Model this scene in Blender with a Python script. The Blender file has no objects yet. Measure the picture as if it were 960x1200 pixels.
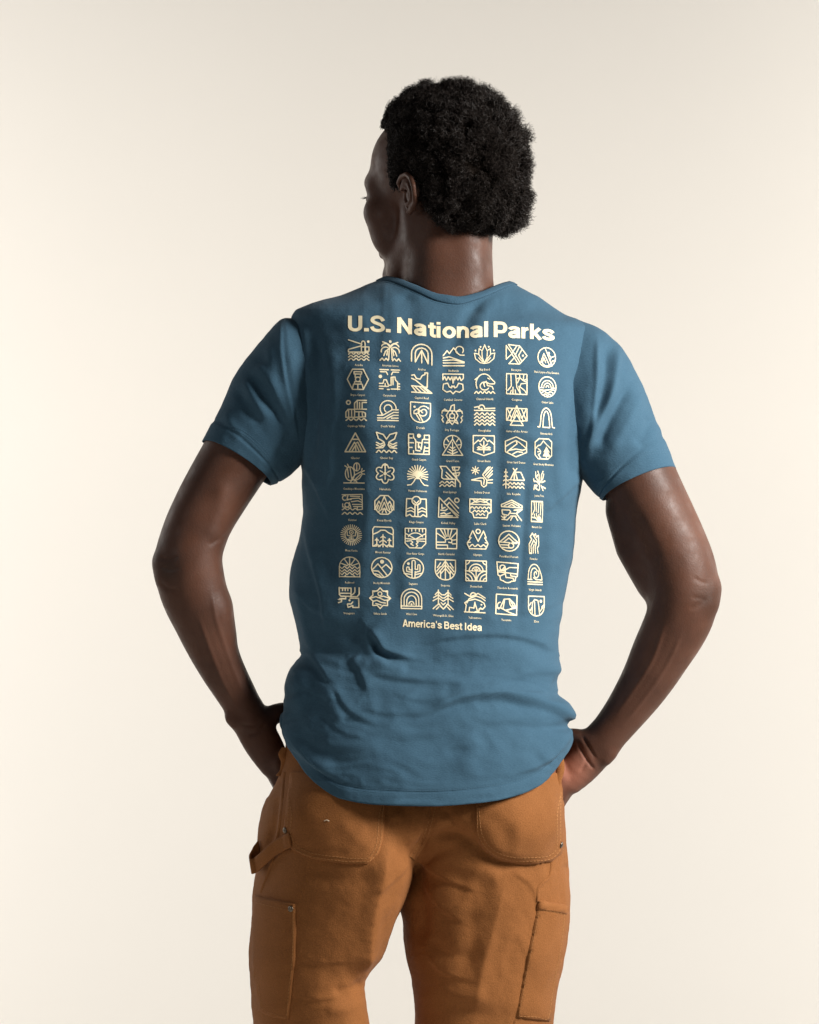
import bpy, bmesh, math, random
import numpy as np
from mathutils import Vector, Matrix
from mathutils.bvhtree import BVHTree
from mathutils.geometry import delaunay_2d_cdt

random.seed(7)
RNG = np.random.default_rng(7)
scene = bpy.context.scene
COL = scene.collection

# ------------------------------------------------------------------ camera
PPM = 850.0            # photograph pixels per metre at the person's mid plane
DIST = 4.0             # camera to mid plane
CZ = 1.25              # camera height
cam_d = bpy.data.cameras.new('camera')
cam = bpy.data.objects.new('camera', cam_d)
COL.objects.link(cam)
cam.location = (0, -DIST, CZ)
cam.rotation_euler = (math.radians(90), 0, 0)
cam_d.sensor_fit = 'VERTICAL'
cam_d.sensor_height = 24
cam_d.lens = 24 * DIST / (1200 / PPM)
cam_d.clip_end = 100
scene.camera = cam

# ------------------------------------------------------------------ world and studio lamps
world = bpy.data.worlds.new('World')
scene.world = world
world.use_nodes = True
bg = world.node_tree.nodes['Background']
bg.inputs[0].default_value = (1.0, 0.97, 0.93, 1)
bg.inputs[1].default_value = 0.06


def area(name, loc, target, size, power, color=(1, 1, 1), size_y=None):
    l = bpy.data.lights.new(name, 'AREA')
    l.energy = power
    l.color = color
    l.size = size
    if size_y:
        l.shape = 'RECTANGLE'
        l.size_y = size_y
    o = bpy.data.objects.new(name, l)
    COL.objects.link(o)
    o.location = loc
    o.rotation_euler = (Vector(target) - Vector(loc)).to_track_quat('-Z', 'Y').to_euler()
    return o


key = area('key_softbox', (2.0, -1.05, 2.1), (0, 0, 1.15), 0.6, 52, (1.0, 0.97, 0.93), 0.8)
key.data.spread = math.radians(110)          # gridded, so it stays off the paper
area('fill_softbox', (-3.3, -2.2, 1.9), (0, 0, 1.25), 1.6, 19, (1.0, 0.98, 0.96))
area('backdrop_lamp', (-3.0, 2.0, 1.9), (-0.2, 4.2, 1.15), 1.2, 75, (1.0, 0.97, 0.93), 2.0)
area('backdrop_lamp', (3.0, 2.0, 1.9), (0.2, 4.2, 1.15), 1.2, 93, (1.0, 0.97, 0.93), 2.0)

scene.view_settings.view_transform = 'Standard'
scene.view_settings.look = 'None'
scene.view_settings.exposure = 0
scene.view_settings.gamma = 1
scene.view_settings.use_curve_mapping = False


# ------------------------------------------------------------------ helpers
def F(px, py, d):
    """photograph pixel + depth (in pixels, + away from camera) -> metres"""
    px, py, d = np.asarray(px, float), np.asarray(py, float), np.asarray(d, float)
    Y = d / PPM
    s = (DIST + Y) / DIST
    return np.stack([(px - 480) / PPM * s, Y + 0 * px, CZ + (600 - py) / PPM * s], -1)


def pchip(tab, col=1):
    xs = np.array([r[0] for r in tab], float)
    ys = np.array([r[col] for r in tab], float)
    h = np.diff(xs); dl = np.diff(ys) / h
    m = np.zeros(len(xs)); m[0] = dl[0]; m[-1] = dl[-1]
    for i in range(1, len(xs) - 1):
        if dl[i - 1] * dl[i] > 0:
            w1 = 2 * h[i] + h[i - 1]; w2 = h[i] + 2 * h[i - 1]
            m[i] = (w1 + w2) / (w1 / dl[i - 1] + w2 / dl[i])

    def f(x):
        x = np.clip(np.asarray(x, float), xs[0], xs[-1])
        i = np.clip(np.searchsorted(xs, x) - 1, 0, len(xs) - 2)
        t = (x - xs[i]) / h[i]
        return ((1 + 2 * t) * (1 - t) ** 2 * ys[i] + t * (1 - t) ** 2 * h[i] * m[i]
                + t * t * (3 - 2 * t) * ys[i + 1] + t * t * (t - 1) * h[i] * m[i + 1])
    return f


def mesh_obj(name, verts, faces, mat, parent=None, smooth=True):
    me = bpy.data.meshes.new(name)
    verts = np.asarray(verts, np.float32)
    if isinstance(faces, np.ndarray):
        n, k = faces.shape
        me.vertices.add(len(verts)); me.vertices.foreach_set('co', verts.ravel())
        me.loops.add(n * k); me.loops.foreach_set('vertex_index', faces.astype(np.int32).ravel())
        me.polygons.add(n)
        me.polygons.foreach_set('loop_start', np.arange(0, n * k, k, dtype=np.int32))
        me.polygons.foreach_set('loop_total', np.full(n, k, np.int32))
        me.update(calc_edges=True)
        me.validate()
    else:
        me.from_pydata([tuple(v) for v in verts], [], faces)
        me.update()
    if smooth:
        me.polygons.foreach_set('use_smooth', np.ones(len(me.polygons), bool))
    me.materials.append(mat)
    o = bpy.data.objects.new(name, me)
    COL.objects.link(o)
    if parent is not None:
        o.parent = parent
    return o


def grid_faces(nr, nc, wrap=True):
    r = np.arange(nr - 1)[:, None]
    c = np.arange(nc if wrap else nc - 1)[None, :]
    c2 = (c + 1) % nc
    a = r * nc + c; b = r * nc + c2; d = (r + 1) * nc + c; e = (r + 1) * nc + c2
    return np.stack([a, b, e, d], -1).reshape(-1, 4)


def grid_normals(P, wrap=True):
    du = (np.roll(P, -1, 1) - np.roll(P, 1, 1)) if wrap else np.gradient(P, axis=1)
    dv = np.gradient(P, axis=0)
    n = np.cross(du, dv)
    return n / np.maximum(np.linalg.norm(n, axis=-1, keepdims=True), 1e-9)


def poly_dist(x, y, pts):
    """distance to a polyline and the parameter 0..1 along it"""
    best = np.full(x.shape, 1e9); bt = np.zeros(x.shape); sg = np.zeros(x.shape)
    n = len(pts) - 1
    for i in range(n):
        (ax, ay), (bx, by) = pts[i], pts[i + 1]
        vx, vy = bx - ax, by - ay
        t = np.clip(((x - ax) * vx + (y - ay) * vy) / (vx * vx + vy * vy + 1e-9), 0, 1)
        dx, dy = x - ax - t * vx, y - ay - t * vy
        dd = np.hypot(dx, dy)
        m = dd < best
        best = np.where(m, dd, best); bt = np.where(m, (i + t) / n, bt)
        sg = np.where(m, np.sign(vx * dy - vy * dx), sg)
    return best, bt, sg


def smooth_line(pts, n=6):
    pts = np.array(pts, float)
    t = np.arange(len(pts))
    tt = np.linspace(0, len(pts) - 1, (len(pts) - 1) * n + 1)
    fx = pchip(list(zip(t, pts[:, 0]))); fy = pchip(list(zip(t, pts[:, 1])))
    return np.stack([fx(tt), fy(tt)], -1)


def apply_folds(x, y, folds):
    """folds: (points, width, height, sharp 0/1/2) - 0 round, 1 sharp crease, 2 step (cloth edge over cloth)"""
    h = np.zeros(x.shape)
    for pts, w, a, kind in folds:
        pl = smooth_line(pts, 4)
        lo = pl.min(0) - 4 * w; hi = pl.max(0) + 4 * w
        m = (x > lo[0]) & (x < hi[0]) & (y > lo[1]) & (y < hi[1])
        if not m.any():
            continue
        dd, t, sg = poly_dist(x[m], y[m], pl)
        fade = np.clip(np.minimum(t, 1 - t) * 5, 0, 1)
        fade = fade * fade * (3 - 2 * fade)
        fade = 0.15 + 0.85 * fade
        if kind == 0:
            v = np.exp(-(dd / w) ** 2)
        elif kind == 1:
            v = np.exp(-np.abs(dd) / w)
        else:
            s = dd * sg
            g = 1 / (1 + np.exp(np.clip(s / 1.5, -30, 30)))
            v = g * np.exp(-dd / w) - 0.35 * (1 - g) * np.exp(-dd / (0.5 * w))
        h[m] += a * v * fade
    return h


def value_noise(x, y, seed=0):
    xi, yi = np.floor(x).astype(int), np.floor(y).astype(int)
    xf, yf = x - xi, y - yi
    u, v = xf * xf * (3 - 2 * xf), yf * yf * (3 - 2 * yf)

    def hsh(a, b):
        n = (a * 374761393 + b * 668265263 + seed * 1442695) & 0x7fffffff
        n = ((n ^ (n >> 13)) * 1274126177) & 0x7fffffff
        return ((n ^ (n >> 16)) & 0xffff) / 65535.0 * 2 - 1
    return ((hsh(xi, yi) * (1 - u) + hsh(xi + 1, yi) * u) * (1 - v)
            + (hsh(xi, yi + 1) * (1 - u) + hsh(xi + 1, yi + 1) * u) * v)


# ---- signed distance field in (px, depth px, py) space, meshed with surface nets
class Field:
    def __init__(s, lo, hi, h):
        s.lo = np.array(lo, float); s.h = h
        s.n = np.ceil((np.array(hi, float) - s.lo) / h).astype(int) + 1
        s.ax = [(s.lo[i] + h * np.arange(s.n[i])).astype(np.float32) for i in range(3)]
        s.f = np.full(s.n, 60, np.float32)

    def add(s, fn, lo, hi, k=6.0, mode='u'):
        i0 = np.clip(np.floor((np.array(lo) - s.lo) / s.h).astype(int), 0, s.n)
        i1 = np.clip(np.ceil((np.array(hi) - s.lo) / s.h).astype(int) + 1, 0, s.n)
        if (i1 <= i0).any():
            return
        sl = tuple(slice(a, b) for a, b in zip(i0, i1))
        X = s.ax[0][sl[0]][:, None, None]; Y = s.ax[1][sl[1]][None, :, None]; Z = s.ax[2][sl[2]][None, None, :]
        g = fn(X, Y, Z).astype(np.float32)
        a = s.f[sl]
        if mode == 'u':
            hh = np.maximum(k - np.abs(a - g), 0) / k
            s.f[sl] = np.minimum(a, g) - hh * hh * k * 0.25
        else:
            g = -g
            hh = np.maximum(k - np.abs(a - g), 0) / k
            s.f[sl] = np.maximum(a, g) + hh * hh * k * 0.25

    def tube(s, pts, k=6.0, flat=1.0):
        """pts: (px, py, d, r) stations; one tapering tube through them, smooth between the stations"""
        pts = np.array(pts, float)
        if len(pts) > 3:
            cl = np.concatenate([[0], np.cumsum(np.linalg.norm(np.diff(pts[:, :3], axis=0), axis=1))])
            n = max(4, int(cl[-1] / 7))
            q = np.linspace(0, cl[-1], n)
            pts = np.stack([pchip(list(zip(cl, pts[:, c])))(q) for c in range(4)], -1)
            ker = np.array([1, 2, 3, 2, 1]) / 9
            for c in range(4):
                e = np.concatenate([2 * pts[0, c] - pts[2:0:-1, c], pts[:, c], 2 * pts[-1, c] - pts[-2:-4:-1, c]])
                pts[:, c] = np.convolve(e, ker, 'valid')
        pad = pts[:, 3].max() + k + 6
        lo = pts[:, [0, 2, 1]].min(0) - pad; hi = pts[:, [0, 2, 1]].max(0) + pad
        tmp = Field(s.lo, s.lo, s.h)
        i0 = np.clip(np.floor((lo - s.lo) / s.h).astype(int), 0, s.n - 1)
        i1 = np.clip(np.ceil((hi - s.lo) / s.h).astype(int) + 1, 0, s.n)
        if (i1 <= i0).any():
            return
        tmp.lo = s.lo + i0 * s.h; tmp.n = i1 - i0
        tmp.ax = [s.ax[q][i0[q]:i1[q]] for q in range(3)]
        tmp.f = np.full(tmp.n, 60, np.float32)
        for a, b in zip(pts[:-1], pts[1:]):
            A = a[[0, 2, 1]]; B = b[[0, 2, 1]]; ra, rb = a[3], b[3]

            def fn(X, Y, Z, A=A, B=B, ra=ra, rb=rb):
                v = B - A
                t = np.clip(((X - A[0]) * v[0] + (Y - A[1]) * v[1] + (Z - A[2]) * v[2]) / (v @ v), 0, 1)
                dx = X - A[0] - t * v[0]; dy = (Y - A[1] - t * v[1]) / flat; dz = Z - A[2] - t * v[2]
                return np.sqrt(dx * dx + dy * dy + dz * dz) - (ra + (rb - ra) * t)
            pd = max(ra, rb) + k + 6
            tmp.add(fn, np.minimum(A, B) - pd, np.maximum(A, B) + pd, 1e-3)
        sl = tuple(slice(u, v) for u, v in zip(i0, i1))
        a, g = s.f[sl], tmp.f
        hh = np.maximum(k - np.abs(a - g), 0) / k
        s.f[sl] = np.minimum(a, g) - hh * hh * k * 0.25

    def mesh(s, keep=None):
        f = s.f
        ins = f < 0
        c = ins[:-1, :-1, :-1].astype(np.uint8)
        tot = np.zeros_like(c)
        for dx in (0, 1):
            for dy in (0, 1):
                for dz in (0, 1):
                    tot += ins[dx:f.shape[0] - 1 + dx, dy:f.shape[1] - 1 + dy, dz:f.shape[2] - 1 + dz]
        act = (tot > 0) & (tot < 8)
        ci = np.argwhere(act)
        vid = np.full(act.shape, -1, np.int32)
        vid[act] = np.arange(len(ci))
        P = np.zeros((len(ci), 3)); N = np.zeros(len(ci))
        off = [(0, 0, 0), (1, 0, 0), (0, 1, 0), (1, 1, 0), (0, 0, 1), (1, 0, 1), (0, 1, 1), (1, 1, 1)]
        vals = [f[ci[:, 0] + o[0], ci[:, 1] + o[1], ci[:, 2] + o[2]] for o in off]
        for a in range(8):
            for b in range(a + 1, 8):
                if sum(abs(off[a][q] - off[b][q]) for q in range(3)) != 1:
                    continue
                m = (vals[a] < 0) != (vals[b] < 0)
                t = vals[a] / np.where(m, vals[a] - vals[b], 1)
                p = np.array(off[a])[None] + t[:, None] * (np.array(off[b]) - np.array(off[a]))[None]
                P += np.where(m[:, None], p, 0); N += m
        P = s.lo + (ci + P / N[:, None]) * s.h
        quads = []
        for axis in range(3):
            o1, o2 = [(1, 2), (2, 0), (0, 1)][axis]
            sl0 = [slice(1, -1)] * 3; sl1 = [slice(1, -1)] * 3
            sl0[axis] = slice(0, -1); sl1[axis] = slice(1, None)
            a, b = ins[tuple(sl0)], ins[tuple(sl1)]
            e = np.argwhere(a != b)
            if not len(e):
                continue
            flip = a[e[:, 0], e[:, 1], e[:, 2]]
            base = e.copy()
            for q in range(3):
                if q != axis:
                    base[:, q] += 1
            q4 = []
            for u, v in ((0, 0), (1, 0), (1, 1), (0, 1)):
                cc = base.copy(); cc[:, o1] -= u; cc[:, o2] -= v
                q4.append(vid[cc[:, 0], cc[:, 1], cc[:, 2]])
            Q = np.stack(q4, -1)
            Q[flip] = Q[flip][:, ::-1]
            quads.append(Q)
        Q = np.concatenate(quads)
        Q = Q[(Q >= 0).all(1)]
        return P, Q          # P columns: px, d, py


def to_world(P):
    return F(P[:, 0], P[:, 2], P[:, 1])


def vert_normals(V, Q):
    n = np.cross(V[Q[:, 2]] - V[Q[:, 0]], V[Q[:, 3]] - V[Q[:, 1]])
    out = np.zeros_like(V)
    for k in range(4):
        np.add.at(out, Q[:, k], n)
    return out / np.maximum(np.linalg.norm(out, axis=1, keepdims=True), 1e-12)


CAMP = Vector((0, -DIST, CZ))


class Skin:
    """ray casting onto a built surface, so that print, pockets and seams lie on the cloth"""
    def __init__(s, objs):
        vs, fs, o = [], [], 0
        for ob in objs:
            me = ob.data
            co = np.empty(len(me.vertices) * 3, np.float32); me.vertices.foreach_get('co', co)
            vs += [Vector(c) for c in co.reshape(-1, 3)]
            fs += [tuple(i + o for i in p.vertices) for p in me.polygons]
            o += len(me.vertices)
        s.t = BVHTree.FromPolygons(vs, fs)

    def hit(s, px, py):
        p = Vector(F(px, py, 0))
        d = (p - CAMP).normalized()
        loc, nor, i, _ = s.t.ray_cast(CAMP, d)
        q = 0
        while loc is None and q < 30:         # just past the outline: slide in to it
            q += 0.25
            x = px + (q if px < 480 else -q)
            d = (Vector(F(x, py, 0)) - CAMP).normalized()
            loc, nor, i, _ = s.t.ray_cast(CAMP, d)
        if loc is None:
            loc, nor, i, _ = s.t.find_nearest(p + Vector((0, -0.1, 0)))
        if nor.dot(d) > 0:
            nor = -nor
        return loc, nor


def ribbon(skin, pts, width, lift, name, mat, parent, step=3.0, dash=None, smooth=True):
    """flat cloth / thread ribbon following the surface along pixel polyline; dash=(on, off) in px"""
    pl = np.array(pts, float) if not smooth else smooth_line(pts, 8)
    seg = np.hypot(*np.diff(pl, axis=0).T); cum = np.concatenate([[0], np.cumsum(seg)])
    L = cum[-1]

    def at(s):
        return np.array([np.interp(s, cum, pl[:, 0]), np.interp(s, cum, pl[:, 1])])
    pieces = []
    if dash:
        s = 0
        while s < L:
            pieces.append((s, min(s + dash[0], L))); s += dash[0] + dash[1]
    else:
        pieces = [(0, L)]
    V, Fc = [], []
    for a, b in pieces:
        n = max(2, int((b - a) / step) + 1)
        b0 = len(V)
        for s in np.linspace(a, b, n):
            p = at(s); q = at(min(s + 0.5, L)) - at(max(s - 0.5, 0))
            q = q / (np.hypot(*q) + 1e-9); nn = np.array([-q[1], q[0]])
            for k, z in ((-1, 0.0), (-0.45, 1.0), (0.45, 1.0), (1, 0.0)):
                loc, nor = skin.hit(*(p + nn * width * 0.5 * k))
                V.append(loc + nor * (lift * (0.15 + 0.85 * z)))
        for i in range(n - 1):
            for k in range(3):
                Fc.append((b0 + i * 4 + k, b0 + i * 4 + k + 1, b0 + i * 4 + k + 5, b0 + i * 4 + k + 4))
    return mesh_obj(name, [tuple(v) for v in V], Fc, mat, parent)


def patch(skin, outline, thick, name, mat, parent, step=4.0, puff=0.0, folds=()):
    """a sewn-on piece of cloth with its own thickness, following the surface under it"""
    ol = np.array(outline, float)
    dens = []
    for a, b in zip(ol, np.roll(ol, -1, 0)):
        n = max(1, int(np.hypot(*(b - a)) / step))
        for i in range(n):
            dens.append(a + (b - a) * i / n)
    dens = np.array(dens)
    lo, hi = dens.min(0), dens.max(0)
    gx, gy = np.meshgrid(np.arange(lo[0], hi[0], step), np.arange(lo[1], hi[1], step))
    gp = np.stack([gx.ravel(), gy.ravel()], -1)
    closed = np.vstack([dens, dens[:1]])

    def inside(p):
        x, y = p[:, 0], p[:, 1]; r = np.zeros(len(p), bool)
        for (ax, ay), (bx, by) in zip(closed[:-1], closed[1:]):
            c = (ay > y) != (by > y)
            r ^= c & (x < (bx - ax) * (y - ay) / (by - ay + 1e-12) + ax)
        return r
    dd, _, _ = poly_dist(gp[:, 0], gp[:, 1], closed)
    gp = gp[inside(gp) & (dd > 1.1)]
    # an inner ring one pixel from the edge gives the rounded turned edge
    cen = []
    nb = len(dens)
    for i in range(nb):
        t = dens[(i + 1) % nb] - dens[i - 1]; t /= np.hypot(*t) + 1e-9
        nrm = np.array([-t[1], t[0]])
        p = dens[i] + nrm
        if not inside(p[None])[0]:
            p = dens[i] - nrm
        cen.append(p)
    allp = np.vstack([dens, np.array(cen), gp])
    res = delaunay_2d_cdt([Vector(p) for p in allp], [], [list(range(nb))], 1, 1e-4)
    vv = np.array([tuple(v) for v in res[0]])
    dd, _, _ = poly_dist(vv[:, 0], vv[:, 1], closed)
    fh = apply_folds(vv[:, 0], vv[:, 1], folds) / PPM if folds else np.zeros(len(vv))
    V = []
    for p, e, q in zip(vv, dd, fh):
        loc, nor = skin.hit(*p)
        hgt = thick * min(1.0, 0.05 + e / 1.0) + puff * min(1, e / 14) + q * min(1, e / 6)
        if e < 0.05:
            hgt = -0.0012
        V.append(tuple(loc + nor * hgt))
    fc = [tuple(f) for f in res[2]]
    ob = mesh_obj(name, V, fc, mat, parent)
    bm = bmesh.new(); bm.from_mesh(ob.data)
    bmesh.ops.recalc_face_normals(bm, faces=bm.faces)
    av = sum((f.normal for f in bm.faces), Vector())
    if av.y > 0:
        bmesh.ops.reverse_faces(bm, faces=bm.faces)
    bm.to_mesh(ob.data); bm.free()
    return ob


# ------------------------------------------------------------------ materials
def new_mat(name):
    m = bpy.data.materials.new(name); m.use_nodes = True
    nt = m.node_tree
    return m, nt, nt.nodes['Principled BSDF']


def cloth_mat(name, c1, c2, rough, fine, bump, weave, sheen=0.15, wear=None):
    m, nt, p = new_mat(name)
    N, L = nt.nodes, nt.links
    tc = N.new('ShaderNodeTexCoord')
    mp = N.new('ShaderNodeMapping'); L.new(tc.outputs['Object'], mp.inputs[0])
    n1 = N.new('ShaderNodeTexNoise'); n1.inputs['Scale'].default_value = 9; n1.inputs['Detail'].default_value = 5
    L.new(mp.outputs[0], n1.inputs['Vector'])
    n2 = N.new('ShaderNodeTexNoise'); n2.inputs['Scale'].default_value = fine; n2.inputs['Detail'].default_value = 3
    mp2 = N.new('ShaderNodeMapping'); mp2.inputs['Scale'].default_value = weave
    L.new(tc.outputs['Object'], mp2.inputs[0]); L.new(mp2.outputs[0], n2.inputs['Vector'])
    mul = N.new('ShaderNodeMath'); mul.operation = 'MULTIPLY'; mul.inputs[1].default_value = 0.45
    L.new(n1.outputs[0], mul.inputs[0])
    mad = N.new('ShaderNodeMath'); mad.operation = 'MULTIPLY_ADD'; mad.inputs[1].default_value = 0.55
    L.new(n2.outputs[0], mad.inputs[0]); L.new(mul.outputs[0], mad.inputs[2])
    r = N.new('ShaderNodeValToRGB')
    r.color_ramp.elements[0].position = 0.3; r.color_ramp.elements[0].color = (*c1, 1)
    r.color_ramp.elements[1].position = 0.7; r.color_ramp.elements[1].color = (*c2, 1)
    L.new(mad.outputs[0], r.inputs[0]); L.new(r.outputs[0], p.inputs['Base Color'])
    p.inputs['Roughness'].default_value = rough
    p.inputs['Specular IOR Level'].default_value = 0.2
    p.inputs['Sheen Weight'].default_value = sheen
    p.inputs['Sheen Roughness'].default_value = 0.5
    b = N.new('ShaderNodeBump'); b.inputs['Strength'].default_value = bump; b.inputs['Distance'].default_value = 0.001
    L.new(n2.outputs[0], b.inputs['Height']); L.new(b.outputs[0], p.inputs['Normal'])
    return m


def plain_mat(name, c, rough=0.6, metal=0.0):
    m, nt, p = new_mat(name)
    N, L = nt.nodes, nt.links
    n = N.new('ShaderNodeTexNoise'); n.inputs['Scale'].default_value = 300
    mx = N.new('ShaderNodeMix'); mx.data_type = 'RGBA'
    mx.inputs[6].default_value = (*[v * 0.9 for v in c], 1); mx.inputs[7].default_value = (*[min(1, v * 1.06) for v in c], 1)
    L.new(n.outputs[0], mx.inputs[0]); L.new(mx.outputs[2], p.inputs['Base Color'])
    p.inputs['Roughness'].default_value = rough; p.inputs['Metallic'].default_value = metal
    p.inputs['Specular IOR Level'].default_value = 0.3
    return m


M_SHIRT = cloth_mat('blue_jersey', (0.032, 0.077, 0.119), (0.047, 0.106, 0.157), 0.9, 330, 0.5, (1, 1, 2.6), 0.03)
M_RIB = cloth_mat('blue_rib_knit', (0.032, 0.076, 0.117), (0.044, 0.099, 0.148), 0.9, 420, 0.7, (3, 3, 0.4), 0.03)
M_SEAM = plain_mat('blue_thread', (0.045, 0.105, 0.158), 0.8)
M_PRINT = plain_mat('cream_ink', (0.82, 0.72, 0.49), 0.65)
M_DUCK = cloth_mat('brown_duck_canvas', (0.170, 0.062, 0.0150), (0.288, 0.110, 0.0320), 0.85, 520, 0.65, (1.0, 1.0, 1.4), 0.02)
M_DUCKT = plain_mat('tan_thread', (0.31, 0.135, 0.042), 0.8)
M_METAL = plain_mat('dark_brass', (0.16, 0.13, 0.10), 0.35, 0.9)
M_SHOE = plain_mat('brown_leather', (0.06, 0.035, 0.02), 0.5)
M_EYE = plain_mat('eye_white', (0.7, 0.66, 0.6), 0.15)

M_HAIR, nt, p = new_mat('black_hair')
p.inputs['Base Color'].default_value = (0.014, 0.010, 0.008, 1)
p.inputs['Roughness'].default_value = 0.55
p.inputs['Specular IOR Level'].default_value = 0.2

M_UNDER, nt, p = new_mat('matted_hair')
p.inputs['Base Color'].default_value = (0.010, 0.0075, 0.006, 1)
p.inputs['Roughness'].default_value = 1.0
p.inputs['Specular IOR Level'].default_value = 0.0

M_SKIN, nt, p = new_mat('dark_skin')
N, L = nt.nodes, nt.links
tc = N.new('ShaderNodeTexCoord')
n1 = N.new('ShaderNodeTexNoise'); n1.inputs['Scale'].default_value = 14; n1.inputs['Detail'].default_value = 6
L.new(tc.outputs['Object'], n1.inputs['Vector'])
r = N.new('ShaderNodeValToRGB')
r.color_ramp.elements[0].position = 0.3; r.color_ramp.elements[0].color = (0.058, 0.0245, 0.0150, 1)
r.color_ramp.elements[1].position = 0.7; r.color_ramp.elements[1].color = (0.106, 0.0455, 0.0275, 1)
L.new(n1.outputs[0], r.inputs[0])
at = N.new('ShaderNodeAttribute'); at.attribute_name = 'pigment'
sep = N.new('ShaderNodeSeparateColor'); L.new(at.outputs['Color'], sep.inputs[0])
mx = N.new('ShaderNodeMix'); mx.data_type = 'RGBA'; mx.inputs[7].default_value = (0.40, 0.17, 0.115, 1)
L.new(sep.outputs[0], mx.inputs[0]); L.new(r.outputs[0], mx.inputs[6])
mx2 = N.new('ShaderNodeMix'); mx2.data_type = 'RGBA'; mx2.inputs[7].default_value = (0.045, 0.024, 0.017, 1)
L.new(sep.outputs[1], mx2.inputs[0]); L.new(mx.outputs[2], mx2.inputs[6])
L.new(mx2.outputs[2], p.inputs['Base Color'])
p.inputs['Roughness'].default_value = 0.50
p.inputs['Specular IOR Level'].default_value = 0.24
p.inputs['Subsurface Weight'].default_value = 0.12
p.inputs['Subsurface Radius'].default_value = (0.006, 0.0025, 0.0015)
p.inputs['Subsurface Scale'].default_value = 1.0
mr = N.new('ShaderNodeMapRange'); mr.inputs[1].default_value = 0.3; mr.inputs[2].default_value = 0.7
mr.inputs[3].default_value = 0.42; mr.inputs[4].default_value = 0.62
n3 = N.new('ShaderNodeTexNoise'); n3.inputs['Scale'].default_value = 60; n3.inputs['Detail'].default_value = 5
L.new(tc.outputs['Object'], n3.inputs['Vector']); L.new(n3.outputs[0], mr.inputs[0]); L.new(mr.outputs[0], p.inputs['Roughness'])
n2 = N.new('ShaderNodeTexNoise'); n2.inputs['Scale'].default_value = 420; n2.inputs['Detail'].default_value = 4
L.new(tc.outputs['Object'], n2.inputs['Vector'])
b = N.new('ShaderNodeBump'); b.inputs['Strength'].default_value = 0.32; b.inputs['Distance'].default_value = 0.001
L.new(n2.outputs[0], b.inputs['Height']); L.new(b.outputs[0], p.inputs['Normal'])

M_PAPER, nt, p = new_mat('cream_backdrop_paper')
N, L = nt.nodes, nt.links
n = N.new('ShaderNodeTexNoise'); n.inputs['Scale'].default_value = 1.3; n.inputs['Detail'].default_value = 3
tc = N.new('ShaderNodeTexCoord'); L.new(tc.outputs['Object'], n.inputs['Vector'])
mx = N.new('ShaderNodeMix'); mx.data_type = 'RGBA'
mx.inputs[6].default_value = (0.80, 0.768, 0.715, 1); mx.inputs[7].default_value = (0.82, 0.788, 0.735, 1)
L.new(n.outputs[0], mx.inputs[0]); L.new(mx.outputs[2], p.inputs['Base Color'])
p.inputs['Roughness'].default_value = 0.95
p.inputs['Specular IOR Level'].default_value = 0.1

# ------------------------------------------------------------------ setting: seamless paper sweep
prof = [(-5.0, 0.0), (2.7, 0.0)]
for a in np.linspace(0, 90, 19)[1:]:
    prof.append((2.7 + 1.5 * math.sin(math.radians(a)), 1.5 - 1.5 * math.cos(math.radians(a))))
prof += [(4.2, 5.0)]
V = [(x, y, z) for (y, z) in prof for x in np.linspace(-5, 5, 9)]
drop = mesh_obj('studio_backdrop', V, grid_faces(len(prof), 9, False), M_PAPER)
drop['kind'] = 'structure'

person = bpy.data.objects.new('person', None)
COL.objects.link(person)
person.empty_display_size = 0.2
person['label'] = 'person seen from behind in blue printed t-shirt and brown work trousers, hands in pockets'
person['category'] = 'person'
# ------------------------------------------------------------------ t-shirt body
XL = pchip([(322, 455), (327, 446), (335, 425), (345, 400), (352, 377), (358, 357), (363, 346), (374, 341), (400, 341), (470, 346),
            (540, 352), (600, 355), (630, 351), (650, 345), (685, 339.5), (700, 339), (720, 344), (745, 350), (764, 354),
            (776, 345), (790, 338), (805, 335), (830, 332), (843, 329), (850, 328), (868, 331), (900, 334), (950, 340)])
XR = pchip([(322, 590), (333, 604), (342, 620), (357, 645), (368, 662), (378, 685), (384, 692), (400, 696), (470, 692), (556, 683),
            (600, 676), (660, 670), (710, 660), (755, 653), (780, 656), (800, 653), (812, 652), (822, 660), (832, 668),
            (839, 671), (846, 667), (853, 664), (862, 670), (875, 671), (900, 668), (950, 660)])
DB = pchip([(322, 28), (330, 42), (345, 62), (356, 71), (370, 83), (400, 99), (450, 113), (500, 117), (560, 113), (620, 103),
            (690, 93), (760, 90), (800, 100), (850, 116), (900, 128), (950, 133)])
DFR = pchip([(322, 45), (340, 62), (400, 92), (500, 112), (700, 105), (800, 104), (950, 110)])
SHAPE = pchip([(322, 2.0), (360, 2.1), (420, 2.5), (560, 2.6), (700, 2.35), (860, 2.5), (950, 2.6)])


def torso_xd(th, y, inset=0.0):
    xl, xr = XL(y) + inset, XR(y) - inset
    n = SHAPE(y)
    c, s = np.cos(th), np.sin(th)
    x = (xl + xr) / 2 + (xr - xl) / 2 * np.sign(c) * np.abs(c) ** (2 / n)
    dep = np.where(s < 0, DB(y), DFR(y)) - inset
    return x, np.sign(s) * np.abs(s) ** (2 / n) * dep


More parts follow.
